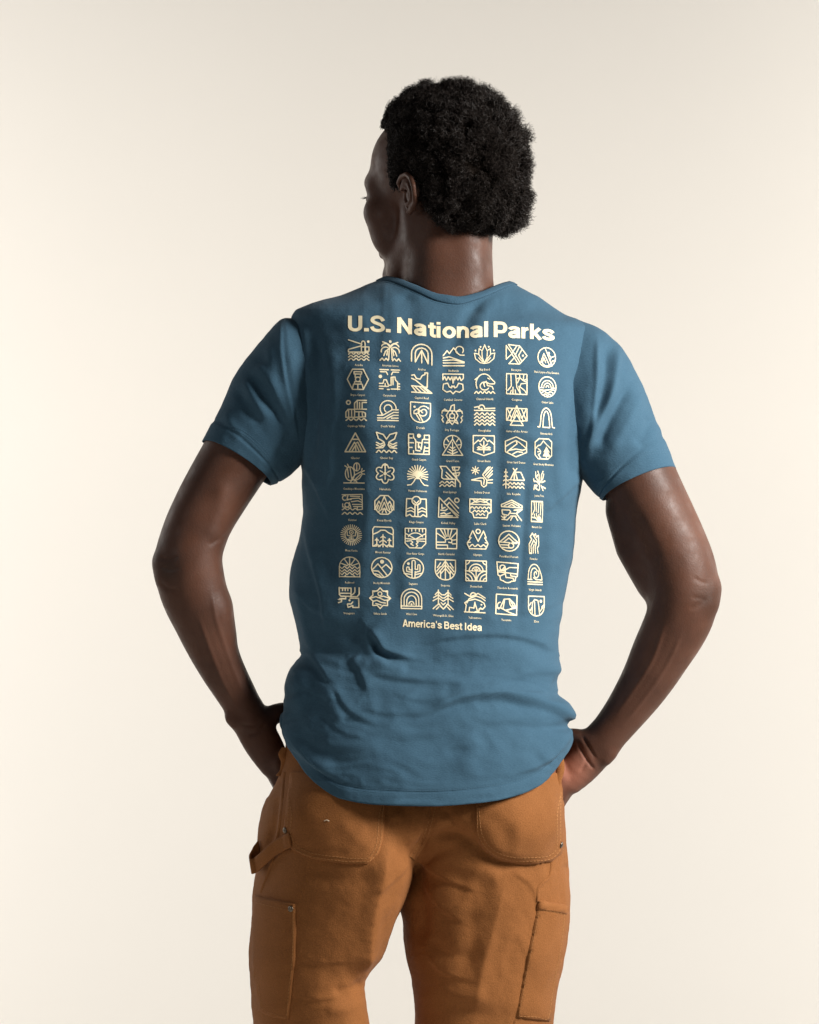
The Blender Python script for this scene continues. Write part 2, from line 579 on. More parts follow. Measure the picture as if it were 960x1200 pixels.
NT, NY = 440, 330
th = np.linspace(0, 2 * np.pi, NT, endpoint=False)
back = np.sin(th) < 0
HEM = pchip([(326, 846), (330, 856), (335, 869), (350, 893), (365, 912), (387, 930), (400, 936), (440, 943), (500, 945), (520, 944.5),
             (560, 941), (600, 934), (624, 925), (640, 914), (650, 902), (660, 888), (668, 873), (673, 860)])
COLLB = pchip([(440, 326), (455, 328), (481, 338), (516, 353), (535, 356), (562, 349), (595, 335), (606, 332)])
COLLF = pchip([(440, 326), (460, 350), (525, 392), (590, 352), (606, 332)])
yb = np.full(NT, 900.0)
yt = np.full(NT, 340.0)
for _ in range(40):
    x, _d = torso_xd(th, yb); yb = 0.5 * yb + 0.5 * HEM(x)
    x, _d = torso_xd(th, yt); yt = 0.6 * yt + 0.4 * np.where(back, COLLB(x), COLLF(x))
u = np.linspace(0, 1, NY) ** 1.35
Yg = yt[None] + (yb - yt)[None] * u[:, None]
Tg = np.broadcast_to(th[None], Yg.shape)
Xg, Dg = torso_xd(Tg, Yg)

SHIRT_FOLDS = [
    # soft anatomy under the jersey
    ([(527, 430), (522, 520), (515, 640), (508, 730)], 26, -5.0, 0),
    ([(440, 420), (425, 470), (432, 520)], 34, 6.0, 0),
    ([(612, 430), (628, 480), (618, 530)], 34, 6.0, 0),
    # collar and yoke folds
    ([(566, 348), (548, 372), (530, 408), (515, 450)], 8, -3.0, 0),
    ([(582, 344), (566, 372), (556, 410)], 9, 2.2, 0),
    ([(472, 340), (482, 362), (478, 400)], 10, -2.0, 0),
    ([(456, 338), (462, 372), (450, 415)], 9, 1.6, 0),
    # folds falling from the shoulder seams to the armpits
    ([(352, 372), (358, 400), (361, 450), (357, 500), (352, 545)], 5, 4.0, 0),
    ([(368, 385), (374, 430), (370, 490), (360, 560)], 6, -4.5, 0),
    ([(386, 400), (392, 460), (384, 540), (372, 610)], 10, 3.0, 0),
    ([(404, 470), (400, 540), (392, 620), (384, 690)], 9, -3.2, 0),
    ([(688, 395), (682, 440), (680, 490), (680, 550)], 5, 3.0, 0),
    ([(676, 420), (671, 470), (668, 520), (672, 570)], 7, -4.2, 0),
    ([(655, 470), (652, 530), (657, 600)], 9, 2.4, 0),
    ([(640, 520), (648, 560), (655, 610)], 6, -1.2, 0),
    # long vertical drapes across the print
    ([(506, 455), (512, 500), (510, 560), (505, 620)], 9, -3.2, 0),
    ([(489, 470), (490, 540), (486, 610)], 10, 1.6, 0),
    ([(545, 480), (546, 550), (540, 640)], 12, 1.6, 0),
    ([(585, 480), (584, 550), (580, 620), (575, 690)], 9, -3.0, 0),
    ([(606, 540), (603, 610), (600, 680)], 10, 1.8, 0),
    ([(617, 545), (614, 610), (610, 690), (606, 735)], 5.5, -2.6, 0),
    ([(432, 470), (434, 540), (430, 620), (424, 700)], 11, 1.6, 0),
    ([(466, 600), (463, 660), (460, 720)], 9, -1.6, 0),
    ([(534, 640), (530, 700), (528, 740)], 9, -1.6, 0),
    ([(648, 600), (643, 660), (636, 720)], 8, 1.8, 0),
    # left flank
    ([(352, 600), (362, 650), (375, 700), (380, 745)], 9, 3.4, 2),
    ([(344, 670), (352, 710), (362, 748), (378, 775)], 6, 3.0, 0),
    # waist: bunched jersey
    ([(336, 766), (356, 765), (372, 781), (388, 804)], 8, 6.0, 2),
    ([(338, 778), (352, 790), (352, 815), (346, 838)], 10, 3.2, 0),
    ([(430, 736), (440, 747), (446, 759), (464, 769), (490, 775)], 9, 9.0, 2),
    ([(440, 752), (444, 764), (460, 775)], 3.5, -3.0, 0),
    ([(428, 735), (432, 752), (440, 770), (460, 780)], 7, 2.5, 0),
    ([(374, 752), (400, 744), (430, 740)], 12, -3.0, 0),
    ([(492, 760), (530, 748), (580, 745), (625, 753), (652, 767)], 14, 4.2, 2),
    ([(500, 772), (540, 762), (590, 764), (640, 778)], 14, 3.0, 0),
    ([(408, 772), (417, 782), (424, 796), (430, 812)], 12, 4.6, 2),
    ([(420, 776), (450, 782), (480, 785)], 8, 3.0, 0),
    ([(428, 788), (455, 795), (490, 799), (530, 804), (572, 806)], 12, 4.6, 2),
    ([(440, 822), (490, 816), (530, 814)], 10, 2.4, 0),
    ([(390, 800), (402, 826), (420, 842), (448, 852)], 11, 3.6, 2),
    ([(384, 800), (392, 826), (404, 846)], 9, 2.4, 0),
    ([(418, 830), (455, 838), (490, 838), (512, 834)], 8, 3.4, 2),
    ([(500, 838), (520, 829), (545, 821), (580, 818), (612, 823), (640, 830), (660, 838), (678, 847)], 10, 13.0, 2),
    ([(520, 818), (560, 808), (600, 810), (645, 820)], 11, 3.5, 0),
    ([(600, 790), (630, 782), (660, 786)], 9, 2.2, 0),
    ([(640, 812), (648, 797), (660, 783)], 6, 3.0, 2),
    # finer creases
    ([(520, 770), (548, 766), (582, 773)], 5, 1.8, 2), ([(455, 812), (490, 822), (522, 820)], 5, 1.8, 2),
    ([(560, 790), (600, 795), (642, 806)], 6, 2.2, 2), ([(378, 840), (400, 858), (432, 868)], 6, 2.2, 2),
    ([(348, 800), (372, 815), (397, 822)], 5, 2.2, 2), ([(440, 862), (480, 866), (522, 860)], 6, 1.5, 2),
    ([(560, 850), (600, 846), (642, 857)], 6, 1.8, 2), ([(470, 778), (500, 786), (542, 788)], 5, 1.8, 2),
    ([(352, 546), (372, 575), (386, 612)], 6, 2.6, 2), ([(638, 602), (660, 582), (684, 560)], 6, 2.4, 2),
    ([(345, 690), (362, 712), (390, 728)], 6, 2.2, 2), ([(600, 720), (630, 716), (658, 706)], 6, 1.8, 2),
    # lower band folds, cloth pushed up by the hands
    ([(326, 842), (338, 866), (355, 886), (374, 902), (400, 915)], 7, 7.0, 2),
    ([(336, 846), (350, 872), (370, 890), (396, 902)], 8, 3.2, 0),
    ([(602, 910), (630, 899), (650, 886), (662, 870), (676, 848)], 7, 6.0, 2),
    ([(664, 858), (648, 878), (628, 890)], 8, 2.8, 0),
    ([(372, 866), (410, 876), (450, 872)], 10, 2.0, 0),
    ([(440, 880), (500, 872), (560, 880)], 16, -2.2, 0),
    ([(540, 860), (552, 880), (548, 915)], 12, 1.6, 0),
]
hemdist = (yb[None] - Yg)
SHIRT_FOLDS = [(p_, w_, a_ * (1.0 if k_ == 2 else 1.2 if np.mean([q[1] for q in p_]) > 735 else 0.9), k_) for p_, w_, a_, k_ in SHIRT_FOLDS]
H = np.where(Dg < 20, apply_folds(Xg, Yg, SHIRT_FOLDS), 0)
H += 0.9 * value_noise(Xg / 38, Yg / 26, 3) + 0.5 * value_noise(Xg / 15, Yg / 12, 5)
H += 0.16 * value_noise(Xg / 5, Yg / 6, 9)
low = np.clip((Yg - 735) / 60, 0, 1)
wx, wy = Xg + 9 * value_noise(Xg / 60, Yg / 60, 15), Yg + 8 * value_noise(Xg / 45, Yg / 60, 16)
H += low * (2.2 * (0.4 - np.abs(value_noise(wx / 52 + wy / 80, wy / 17, 11))) + 1.0 * (0.4 - np.abs(value_noise(wx / 24 - wy / 40, wy / 9, 12))))
H += (1 - low) * 0.6 * (0.4 - np.abs(value_noise(wx / 22, wy / 95, 13)))
H *= np.clip((Yg - yt[None]) / 8, 0, 1)
H += -0.9 * np.exp(-((hemdist - 17) / 1.6) ** 2) + 0.8 * np.clip((16 - hemdist) / 2, 0, 1)
Pw = F(Xg, Yg, Dg)
Nw = grid_normals(Pw)
cen = Pw.mean(1, keepdims=True)
if (Nw * (Pw - cen)).sum() < 0:
    Nw = -Nw
Pw = Pw + Nw * (H / PPM)[..., None]
faces = grid_faces(NY, NT)
# outward winding
fn = np.cross(Pw.reshape(-1, 3)[faces[:, 1]] - Pw.reshape(-1, 3)[faces[:, 0]], Pw.reshape(-1, 3)[faces[:, 3]] - Pw.reshape(-1, 3)[faces[:, 0]])
if (fn * (Nw.reshape(-1, 3)[faces[:, 0]])).sum() < 0:
    faces = faces[:, ::-1]
shirt = mesh_obj('t_shirt', Pw.reshape(-1, 3), np.ascontiguousarray(faces), M_SHIRT, person)
shirt['label'] = 'blue cotton t-shirt with cream print across the back'


def shell(o, t):
    md = o.modifiers.new('cloth thickness', 'SOLIDIFY'); md.thickness = t; md.offset = -1
    return md


shell(shirt, 0.0016)

# ribbed collar band standing on the neck opening
nb_ = 9
base = Pw[0].copy()
axis = np.array(F(526, 340, 8))
inw = axis[None] - base; inw[:, 2] = 0
inw /= np.linalg.norm(inw, axis=1, keepdims=True)
side = np.abs(inw[:, 0:1])
rows = []
for i, t in enumerate(np.linspace(-0.14, 1, nb_)):
    up = (9.5 - 6.0 * side) * t; ins = (4.0 + 4.0 * side) * t
    bulge = 1.2 * math.sin(math.pi * max(0, min(1, t))) + (1.8 if t >= 0 else -0.2)
    p = base + inw * (ins / PPM) - inw * (bulge / PPM)
    p[:, 2] += up[:, 0] / PPM
    rows.append(p)
Pc = np.array(rows)
fc = grid_faces(nb_, NT)
nn_ = np.cross(Pc.reshape(-1, 3)[fc[:, 1]] - Pc.reshape(-1, 3)[fc[:, 0]], Pc.reshape(-1, 3)[fc[:, 3]] - Pc.reshape(-1, 3)[fc[:, 0]])
if (nn_ * (-inw[fc[:, 0] % NT])).sum() < 0:
    fc = fc[:, ::-1]
collar = mesh_obj('collar', Pc.reshape(-1, 3), np.ascontiguousarray(fc), M_RIB, shirt)
shell(collar, 0.0025)


# ------------------------------------------------------------------ sleeves
def sleeve(stations, dep, folds, bow, side):
    s_ = np.linspace(0, 1, len(stations))
    g = [pchip([(a, st[k]) for a, st in zip(s_, stations)]) for k in range(4)]
    gd = pchip([(a, st[0]) for a, st in zip(s_, dep)]); gr = pchip([(a, st[1]) for a, st in zip(s_, dep)])
    NS, NP = 130, 200
    S = np.linspace(0, 1, NS)[:, None]
    ph = np.linspace(0, 2 * np.pi, NP, endpoint=False)[None]
    ox, oy, ix, iy = [q(S) for q in g]
    cx, cy = (ox + ix) / 2, (oy + iy) / 2
    hx, hy = (ox - ix) / 2, (oy - iy) / 2
    L = np.hypot(hx, hy)
    axx, axy = hy / L * side, -hx / L * side      # along the sleeve towards the shoulder
    c, sn = np.cos(ph), np.sin(ph)
    k = 2 / 2.2
    cc, ss = np.sign(c) * np.abs(c) ** k, np.sign(sn) * np.abs(sn) ** k
    bw = bow * S ** 2 * np.maximum(sn, 0) - bow * 0.3 * S ** 2 * np.maximum(-sn, 0)
    x = cx + hx * cc + axx * bw
    y = cy + hy * cc + axy * bw
    d = gd(S) - gr(S) * ss
    h = np.where(sn > -0.3, apply_folds(x, y, folds), 0)
    h += 0.8 * value_noise(x / 22, y / 22, 21 + int(side)) + 0.35 * value_noise(x / 9, y / 9, 22)
    dist_h = (1 - S) * 175 + 0 * x
    h += -0.8 * np.exp(-((dist_h - 22) / 2.2) ** 2) + 0.8 * np.clip((20 - dist_h) / 3, 0, 1)
    P = F(x, y, d)
    n = grid_normals(P)
    if (n * (P - P.mean(1, keepdims=True))).sum() < 0:
        n = -n
    P = P + n * (h / PPM)[..., None]
    f = grid_faces(NS, NP); V = P.reshape(-1, 3)
    q = np.cross(V[f[:, 1]] - V[f[:, 0]], V[f[:, 3]] - V[f[:, 0]])
    if (q * n.reshape(-1, 3)[f[:, 0]]).sum() < 0:
        f = f[:, ::-1]
    o = mesh_obj('sleeve', V, np.ascontiguousarray(f), M_SHIRT, shirt)
    shell(o, 0.0016)
    return o


LS = sleeve([(358, 372, 372, 536), (335, 373, 356, 541), (303, 403, 349, 548), (277, 437, 342, 555), (258, 478, 332, 562), (237, 517, 317, 568)],
            [(-2, 62), (-4, 66), (-6, 60), (-9, 54), (-11, 50), (-12, 47)],
            [([(350, 515), (345, 485), (335, 440), (331, 400), (331, 376)], 4.5, 3.6, 2),
             ([(316, 392), (318, 430), (328, 470), (340, 505)], 8, 2.6, 0),
             ([(293, 440), (305, 458), (322, 480), (336, 506)], 6, -4.2, 0),
             ([(300, 425), (316, 445), (330, 470)], 7, 2.2, 0),
             ([(276, 455), (290, 478), (306, 500)], 7, -2.8, 0),
             ([(286, 442), (298, 466), (314, 494)], 6, 2.2, 0),
             ([(262, 480), (272, 500), (286, 515)], 7, 1.6, 0),
             ([(330, 520), (318, 540), (308, 552)], 6, -1.6, 0)], 10, -1)
RS = sleeve([(678, 374, 662, 552), (702, 385, 680, 560), (729, 409, 689, 570), (752, 450, 695, 577), (769, 490, 700, 581), (792, 549, 707, 586)],
            [(-2, 62), (-4, 66), (-6, 60), (-9, 54), (-11, 51), (-12, 48)],
            [([(724, 402), (722, 430), (716, 462), (702, 492), (690, 522)], 5, 4.0, 0),
             ([(712, 400), (711, 430), (706, 465), (696, 500)], 6, -4.5, 0),
             ([(740, 446), (726, 474), (712, 500), (700, 528)], 6, -4.8, 0),
             ([(752, 458), (742, 482), (728, 508), (712, 536)], 8, 3.4, 0),
             ([(764, 486), (758, 505), (746, 525)], 7, -3.0, 0),
             ([(700, 392), (700, 430), (697, 480), (690, 525)], 3.5, 2.2, 0)], 10, 1)
LS['label'] = 'short sleeve folded at the shoulder seam, in shade'

# ------------------------------------------------------------------ trousers
TL = [(940, 316, 488), (960, 308, 490), (1010, 302, 486), (1050, 297, 473), (1075, 295, 462), (1100, 293, 451), (1130, 293, 436), (1150, 294, 427),
      (1165, 295, 427), (1200, 297, 434), (1300, 300, 446), (1450, 304, 440), (1640, 308, 430)]
TR = [(940, 484, 660), (960, 484, 661), (1010, 478, 665), (1050, 472, 668), (1075, 473, 668), (1100, 475, 666), (1130, 479, 661), (1150, 483, 656),
      (1200, 487, 649), (1300, 492, 642), (1450, 496, 634), (1640, 500, 626)]
TH_ = [(846, 338, 655), (880, 334, 656), (915, 325, 657), (933, 316, 659), (957, 308, 661), (987, 304, 662), (1010, 302, 665), (1045, 312, 655)]


def slice_fn(tab, dc, rd, ytop, ybot, n=2.3, skew=0.0):
    a, b = pchip(tab, 1), pchip(tab, 2)

    def fn(X, Y, Z):
        z = Z.ravel()
        xl, xr = a(z)[None, None], b(z)[None, None]
        c, r = (xl + xr) / 2, (xr - xl) / 2
        D0, R0 = dc(z)[None, None], rd(z)[None, None]
        q = (np.abs((X - c) / r) ** n + np.abs((Y - D0 + skew * (X - c)) / R0) ** n) ** (1 / n)
        f = (q - 1) * np.minimum(r, R0)
        return np.maximum(f, np.maximum(ytop - Z, Z - ybot))
    return fn


tf = Field((280, -150, 835), (690, 150, 1650), 2.4)
tf.add(slice_fn(TH_, pchip([(840, 2), (1050, 2)]), pchip([(846, 78), (900, 87), (955, 101), (985, 92), (1012, 66), (1045, 60)]), 846, 1014, 2.35),
       (285, -140, 838), (685, 140, 1050), 8)
tf.add(slice_fn(TL, pchip([(940, -6), (1050, -12), (1200, -8), (1640, 6)]), pchip([(940, 88), (1010, 100), (1060, 94), (1200, 78), (1400, 68), (1640, 60)]), 940, 1640, 2.2, 0.30),
       (282, -140, 935), (500, 140, 1648), 10)
tf.add(slice_fn(TR, pchip([(940, 4), (1050, 16), (1200, 24), (1640, 20)]), pchip([(940, 88), (1010, 98), (1060, 94), (1200, 80), (1400, 68), (1640, 60)]), 940, 1640, 2.2, -0.08),
       (465, -140, 935), (685, 140, 1648), 2.5)


def ellipsoid(c, r):
    c = np.array(c, float); r = np.array(r, float)

    def fn(X, Y, Z):
        q = np.sqrt(((X - c[0]) / r[0]) ** 2 + ((Y - c[1]) / r[1]) ** 2 + ((Z - c[2]) / r[2]) ** 2)
        return (q - 1) * r.min()
    return fn


tf.add(ellipsoid((405, -52, 958), (70, 60, 62)), (320, -140, 880), (490, 30, 1040), 22)
tf.add(ellipsoid((578, -50, 958), (70, 60, 58)), (490, -140, 880), (660, 30, 1040), 22)
Pt, Qt = tf.mesh()
px_, d_, py_ = Pt[:, 0], Pt[:, 1], Pt[:, 2]
TROUSER_FOLDS = [
    # under the seat, right thigh
    ([(482, 1000), (500, 988), (528, 978), (556, 990), (590, 1012), (640, 1016)], 8, -5.0, 0),
    ([(492, 1016), (520, 1008), (560, 1020), (600, 1032)], 12, 3.0, 0),
    ([(484, 1000), (492, 1030), (496, 1070), (494, 1110)], 8, -3.5, 0),
    ([(520, 1030), (535, 1070), (540, 1130)], 16, 1.4, 0),
    ([(556, 1060), (556, 1110), (548, 1170)], 12, -1.4, 0),
    ([(592, 1025), (578, 1085), (562, 1150), (556, 1190)], 28, 6.5, 1),
    ([(500, 1100), (530, 1118), (560, 1120)], 9, -2.0, 0),
    ([(505, 1150), (540, 1165), (575, 1160)], 9, 1.8, 0),
    ([(488, 1008), (520, 1030), (562, 1045)], 7, 2.6, 2), ([(490, 1030), (515, 1062), (548, 1084)], 7, 2.2, 2),
    ([(600, 1022), (622, 1040), (632, 1070)], 6, 1.8, 2), ([(500, 1120), (520, 1140), (560, 1150)], 7, 2.0, 2),
    # left thigh
    ([(430, 1046), (455, 1032), (478, 1012)], 6, 2.2, 2), ([(352, 1120), (375, 1130), (410, 1126)], 7, 2.0, 2),
    ([(350, 1168), (380, 1172), (424, 1158)], 6, 2.4, 2),
    ([(458, 975), (446, 1020), (433, 1075), (424, 1120), (418, 1160)], 10, 2.2, 0),
    ([(455, 985), (444, 1030), (432, 1075), (426, 1110), (424, 1140)], 24, 9.0, 1),
    ([(350, 1020), (400, 1030), (440, 1024)], 10, -1.8, 0),
    ([(425, 1150), (410, 1160), (390, 1164)], 6, -3.0, 0),
    ([(430, 1172), (405, 1182), (380, 1184)], 8, 2.0, 0),
    # seat
    ([(508, 940), (500, 975), (488, 1000)], 5, -3.2, 0),
    ([(520, 945), (530, 962), (548, 975)], 6, -2.0, 0),
    ([(460, 950), (474, 968), (482, 990)], 9, 2.0, 0),
    ([(326, 930), (322, 965), (312, 1000)], 4, -2.4, 0),
]
hh = 1.35 * np.where(d_ < 10, apply_folds(px_, py_, TROUSER_FOLDS), 0)
hh += 1.3 * (0.4 - np.abs(value_noise(px_ / 26 + d_ / 30, py_ / 40, 35))) + 0.8 * value_noise(px_ / 30 + d_ / 40, py_ / 34, 31) + 0.6 * value_noise(px_ / 13 + d_ / 17, py_ / 15, 32) + 0.22 * value_noise(px_ / 5 + d_ / 6, py_ / 5, 33)
Vt = to_world(Pt)
Vt = Vt + vert_normals(Vt, Qt) * (hh / PPM)[:, None]
trousers = mesh_obj('trousers', Vt, Qt, M_DUCK, person)
trousers['label'] = 'brown canvas work trousers with patch pockets and a hammer loop'
SK_T = Skin([trousers])

LP = [(341, 905), (338, 930), (335, 955), (333, 974), (336, 986), (344, 997), (366, 1007), (392, 1011), (410, 1013), (431, 1013), (444, 1001), (449, 985), (451, 960), (451, 930), (450, 905), (400, 900)]
bp1 = patch(SK_T, LP, 0.003, 'back_pocket', M_DUCK, trousers, 4, 0.0015,
            [([(400, 960), (420, 985), (438, 1000)], 6, 1.6, 0), ([(350, 990), (380, 996), (415, 1002)], 4, -1.2, 0), ([(430, 950), (436, 985)], 5, -1.0, 0)])
RPK = [(559, 905), (558, 940), (557, 975), (562, 988), (570, 998), (586, 1008), (609, 1012.5), (630, 1012), (645, 1010), (656, 1002), (660, 992), (660, 960), (658, 925), (654, 905)]
bp2 = patch(SK_T, RPK, 0.003, 'back_pocket', M_DUCK, trousers, 4, 0.0025,
            [([(566, 955), (584, 965), (596, 985)], 8, -2.2, 0), ([(572, 985), (592, 998), (620, 1003)], 5, 1.4, 0), ([(604, 955), (606, 980), (598, 1000)], 7, 1.6, 0)])
SP1 = [(299, 1049), (320, 1053), (347, 1059), (348, 1090), (347, 1125), (343, 1160), (339, 1195), (322, 1193), (304, 1185), (298, 1150), (296, 1100)]
sp1 = patch(SK_T, SP1, 0.003, 'side_pocket', M_DUCK, trousers, 4, 0.001)
SP2 = [(631, 1055), (650, 1058), (665, 1061), (664, 1085), (660, 1115), (653, 1150), (644, 1197), (626, 1195), (605, 1192), (612, 1150), (621, 1105), (629, 1065)]
sp2 = patch(SK_T, SP2, 0.003, 'side_pocket', M_DUCK, trousers, 4, 0.001)
SK_P = Skin([trousers, bp1, bp2, sp1, sp2])


def inset(pts, q):
    pts = np.array(pts, float); c = pts.mean(0); out = []
    n = len(pts)
    for i in range(n):
        t = pts[(i + 1) % n] - pts[i - 1]; t /= np.hypot(*t)
        nn = np.array([-t[1], t[0]])
        if np.dot(nn, c - pts[i]) < 0:
            nn = -nn
        out.append(tuple(pts[i] + nn * q))
    return out


for q in (3.0, 7.0):
    for pts, pk in ((LP[1:-2], bp1), (RPK[1:-1], bp2)):
        ribbon(SK_P, inset(pts, q), 0.9, 0.0005, 'stitching', M_DUCKT, trousers, 2, (3.0, 1.2))
for q in (2.5,):
    ribbon(SK_P, inset(SP1, q + 2.0)[2:10], 0.8, 0.0005, 'stitching', M_DUCKT, trousers, 2, (3.0, 1.2))
    ribbon(SK_P, inset(SP2, q + 1.0)[2:], 0.8, 0.0005, 'stitching', M_DUCKT, trousers, 2, (3.0, 1.2))
ribbon(SK_P, [(300, 1058), (322, 1063), (346, 1069)], 0.8, 0.0005, 'stitching', M_DUCKT, trousers, 2, (3.0, 1.2))
ribbon(SK_P, [(631, 1066), (650, 1069), (662, 1072)], 0.8, 0.0006, 'stitching', M_DUCKT, trousers, 2, (3.0, 1.2))
patch(SK_P, [(630, 1054), (650, 1057), (665, 1060), (664.5, 1072), (650, 1069), (629, 1066)], 0.0016, 'pocket_band', M_DUCK, trousers, 3)
# felled seat seam, side seams
ribbon(SK_T, [(512, 925), (508, 948), (503, 968), (497, 983), (489, 996), (483, 1006)], 10, 0.0016, 'seat_seam', M_DUCK, trousers, 3)
for dx in (-3.0, 2.5):
    ribbon(SK_T, [(512 + dx, 925), (508 + dx, 948), (503 + dx, 968), (497 + dx, 983), (489 + dx, 996), (484 + dx, 1004)], 0.9, 0.0021, 'stitching', M_DUCKT, trousers, 2, (3.0, 1.2))
ribbon(SK_T, [(647, 1010), (645, 1026), (636, 1035), (631, 1042), (630, 1056)], 3.5, 0.0016, 'side_seam', M_DUCK, trousers, 2)
ribbon(SK_T, [(333, 905), (330, 940), (326, 975), (320, 1005), (305, 1046)], 3.5, 0.0016, 'side_seam', M_DUCK, trousers, 2)
ribbon(SK_T, [(604, 1196), (596, 1240), (588, 1300)], 3.5, 0.0016, 'side_seam', M_DUCK, trousers, 3)
ribbon(SK_P, [(380, 962), (383, 961), (386, 962.5)], 1.3, 0.001, 'loose_thread', plain_mat('pale_thread', (0.5, 0.38, 0.26)), trousers, 1)

# rivets
rv = bmesh.new()
bmesh.ops.create_uvsphere(rv, u_segments=16, v_segments=8, radius=0.0042)
for v in rv.verts:
    v.co.z *= 0.45
rme = bpy.data.meshes.new('rivet'); rv.to_mesh(rme); rv.free(); rme.materials.append(M_METAL)
for p_ in rme.polygons:
    p_.use_smooth = True
for px, py in ((334.5, 973), (341, 1065), (657.5, 990)):
    loc, nor = SK_P.hit(px, py)
    o = bpy.data.objects.new('rivet', rme); COL.objects.link(o); o.parent = trousers
    o.location = loc + nor * 0.0008
    o.rotation_euler = nor.to_track_quat('Z', 'Y').to_euler()

# hammer loop: a webbing strap hanging from the pocket seam round to the side seam
path = [(341, 984, 0.5), (331, 989, 3), (321, 996, 7), (312, 1005, 11), (304, 1012, 13), (298.5, 1014, 11), (296.5, 1009, 6), (299, 1001, 3), (304, 993, 0.5)]
pp = np.array(path); t = np.arange(len(pp)); tt = np.linspace(0, len(pp) - 1, 60)
pf = np.stack([pchip(list(zip(t, pp[:, k])))(tt) for k in range(3)], -1)
V = []
for i, (x, y, off) in enumerate(pf):
    loc, nor = SK_P.hit(max(x, 304), y)
    q = Vector(F(x, y, loc.y * PPM)) + Vector((-0.25, -0.97, 0)) * (off / PPM)
    for k in np.linspace(-1, 1, 7):
        w = 8.5
        bend = 0.0012 * (1 - k * k)
        V.append(tuple(q + Vector((0.15, 0.0, -1.0)).normalized() * (k * w / PPM) + Vector((0, -1, 0)) * bend))
loop = mesh_obj('hammer_loop', V, grid_faces(60, 7, False), M_DUCK, trousers)
md = loop.modifiers.new('strap thickness', 'SOLIDIFY'); md.thickness = 0.0035; md.offset = 0
# turned front-pocket edges the hands slip into
for nm, pts in (('pocket_edge', [(324, 909), (329, 902), (330, 893), (327, 884), (331, 876)]), ('pocket_edge', [(659, 934), (655, 925), (658, 913), (661, 900), (660, 888)])):
    V = []
    pl = smooth_line(pts, 8)
    for i, (x, y) in enumerate(pl):
        if i == 0:
            loc, nor = SK_T.hit(min(max(x, 334), 650), pl[len(pl) // 2][1])
        for k in np.linspace(0, 1, 6):
            V.append(tuple(F(x + (k * 9 if x < 480 else -k * 9), y, loc.y * PPM - 3 * math.sin(k * 2.6) + 4)))
    o = mesh_obj(nm, V, grid_faces(len(pl), 6, False), M_DUCK, trousers)
    md = o.modifiers.new('cloth thickness', 'SOLIDIFY'); md.thickness = 0.003; md.offset = 0

# work boots standing on the paper, under the trouser hems
for cx, dd in ((366, 6), (562, 20)):
    sf = Field((cx - 60, dd - 90, 1560), (cx + 60, dd + 190, 1664), 3.0)
    sf.tube([(cx, 1560, dd, 36), (cx, 1610, dd, 38), (cx, 1626, dd + 6, 36)], 6)
    sf.tube([(cx, 1626, dd - 20, 34), (cx, 1628, dd + 40, 34), (cx, 1636, dd + 120, 32)], 14)
    sf.f = np.maximum(sf.f, (sf.ax[2] - 1661)[None, None, :]).astype(np.float32)
    P, Q = sf.mesh()
    W = np.stack([(P[:, 0] - 480) / PPM, P[:, 1] / PPM, (1662.5 - P[:, 2]) / PPM], -1)
    mesh_obj('boot', W, Q, M_SHOE, person)
# ------------------------------------------------------------------ body: one continuous surface (head, neck, trunk, arms, hands)
HX, HY, HD = 514.0, 228.0, 22.0          # point between the ears
YAW, PITCH, HS = math.radians(49), math.radians(8), 1.04
_h = np.array([-math.sin(YAW), math.cos(YAW), 0.0])
_l = np.array([-math.cos(YAW), -math.sin(YAW), 0.0])
_u = np.array([0, 0, 1.0])
FWD = math.cos(PITCH) * _h - math.sin(PITCH) * _u
UPV = math.cos(PITCH) * _u + math.sin(PITCH) * _h
KMM = 0.85 * HS                           # px per head millimetre


def local(X, Y, Z):
    a, b, c = (X - HX) / KMM, (Y - HD) / KMM, -(Z - HY) / KMM
    return (a * FWD[0] + b * FWD[1] + c * FWD[2], a * _l[0] + b * _l[1] + c * _l[2], a * UPV[0] + b * UPV[1] + c * UPV[2])


def head_to_px(P):
    """local (forward, left, up) mm -> px, depth, py"""
    P = np.asarray(P, float)
    w = P[..., 0:1] * FWD + P[..., 1:2] * _l + P[..., 2:3] * UPV
    return np.stack([HX + w[..., 0] * KMM, HD + w[..., 1] * KMM, HY - w[..., 2] * KMM], -1)


def h_ell(c, r):
    c = np.array(c, float); r = np.array(r, float)

    def fn(X, Y, Z):
        f, l, u = local(X, Y, Z)
        k0 = np.sqrt(((f - c[0]) / r[0]) ** 2 + ((l - c[1]) / r[1]) ** 2 + ((u - c[2]) / r[2]) ** 2)
        k1 = np.sqrt(((f - c[0]) / r[0] ** 2) ** 2 + ((l - c[1]) / r[1] ** 2) ** 2 + ((u - c[2]) / r[2] ** 2) ** 2)
        return k0 * (k0 - 1) / np.maximum(k1, 1e-6) * KMM
    return fn


def h_tube(pts):
    pts = np.array(pts, float)

    def fn(X, Y, Z):
        f, l, u = local(X, Y, Z)
        best = None
        for a, b in zip(pts[:-1], pts[1:]):
            v = b[:3] - a[:3]
            t = np.clip(((f - a[0]) * v[0] + (l - a[1]) * v[1] + (u - a[2]) * v[2]) / (v @ v), 0, 1)
            dd = np.sqrt((f - a[0] - t * v[0]) ** 2 + (l - a[1] - t * v[1]) ** 2 + (u - a[2] - t * v[2]) ** 2) - (a[3] + (b[3] - a[3]) * t)
            best = dd if best is None else np.minimum(best, dd)
        return best * KMM
    return fn


bf = Field((168, -135, 95), (855, 150, 1010), 1.8)
HB = ((400, -110, 96), (620, 148, 345))


def hadd(fn, k, mode='u'):
    bf.add(fn, HB[0], HB[1], k, mode)


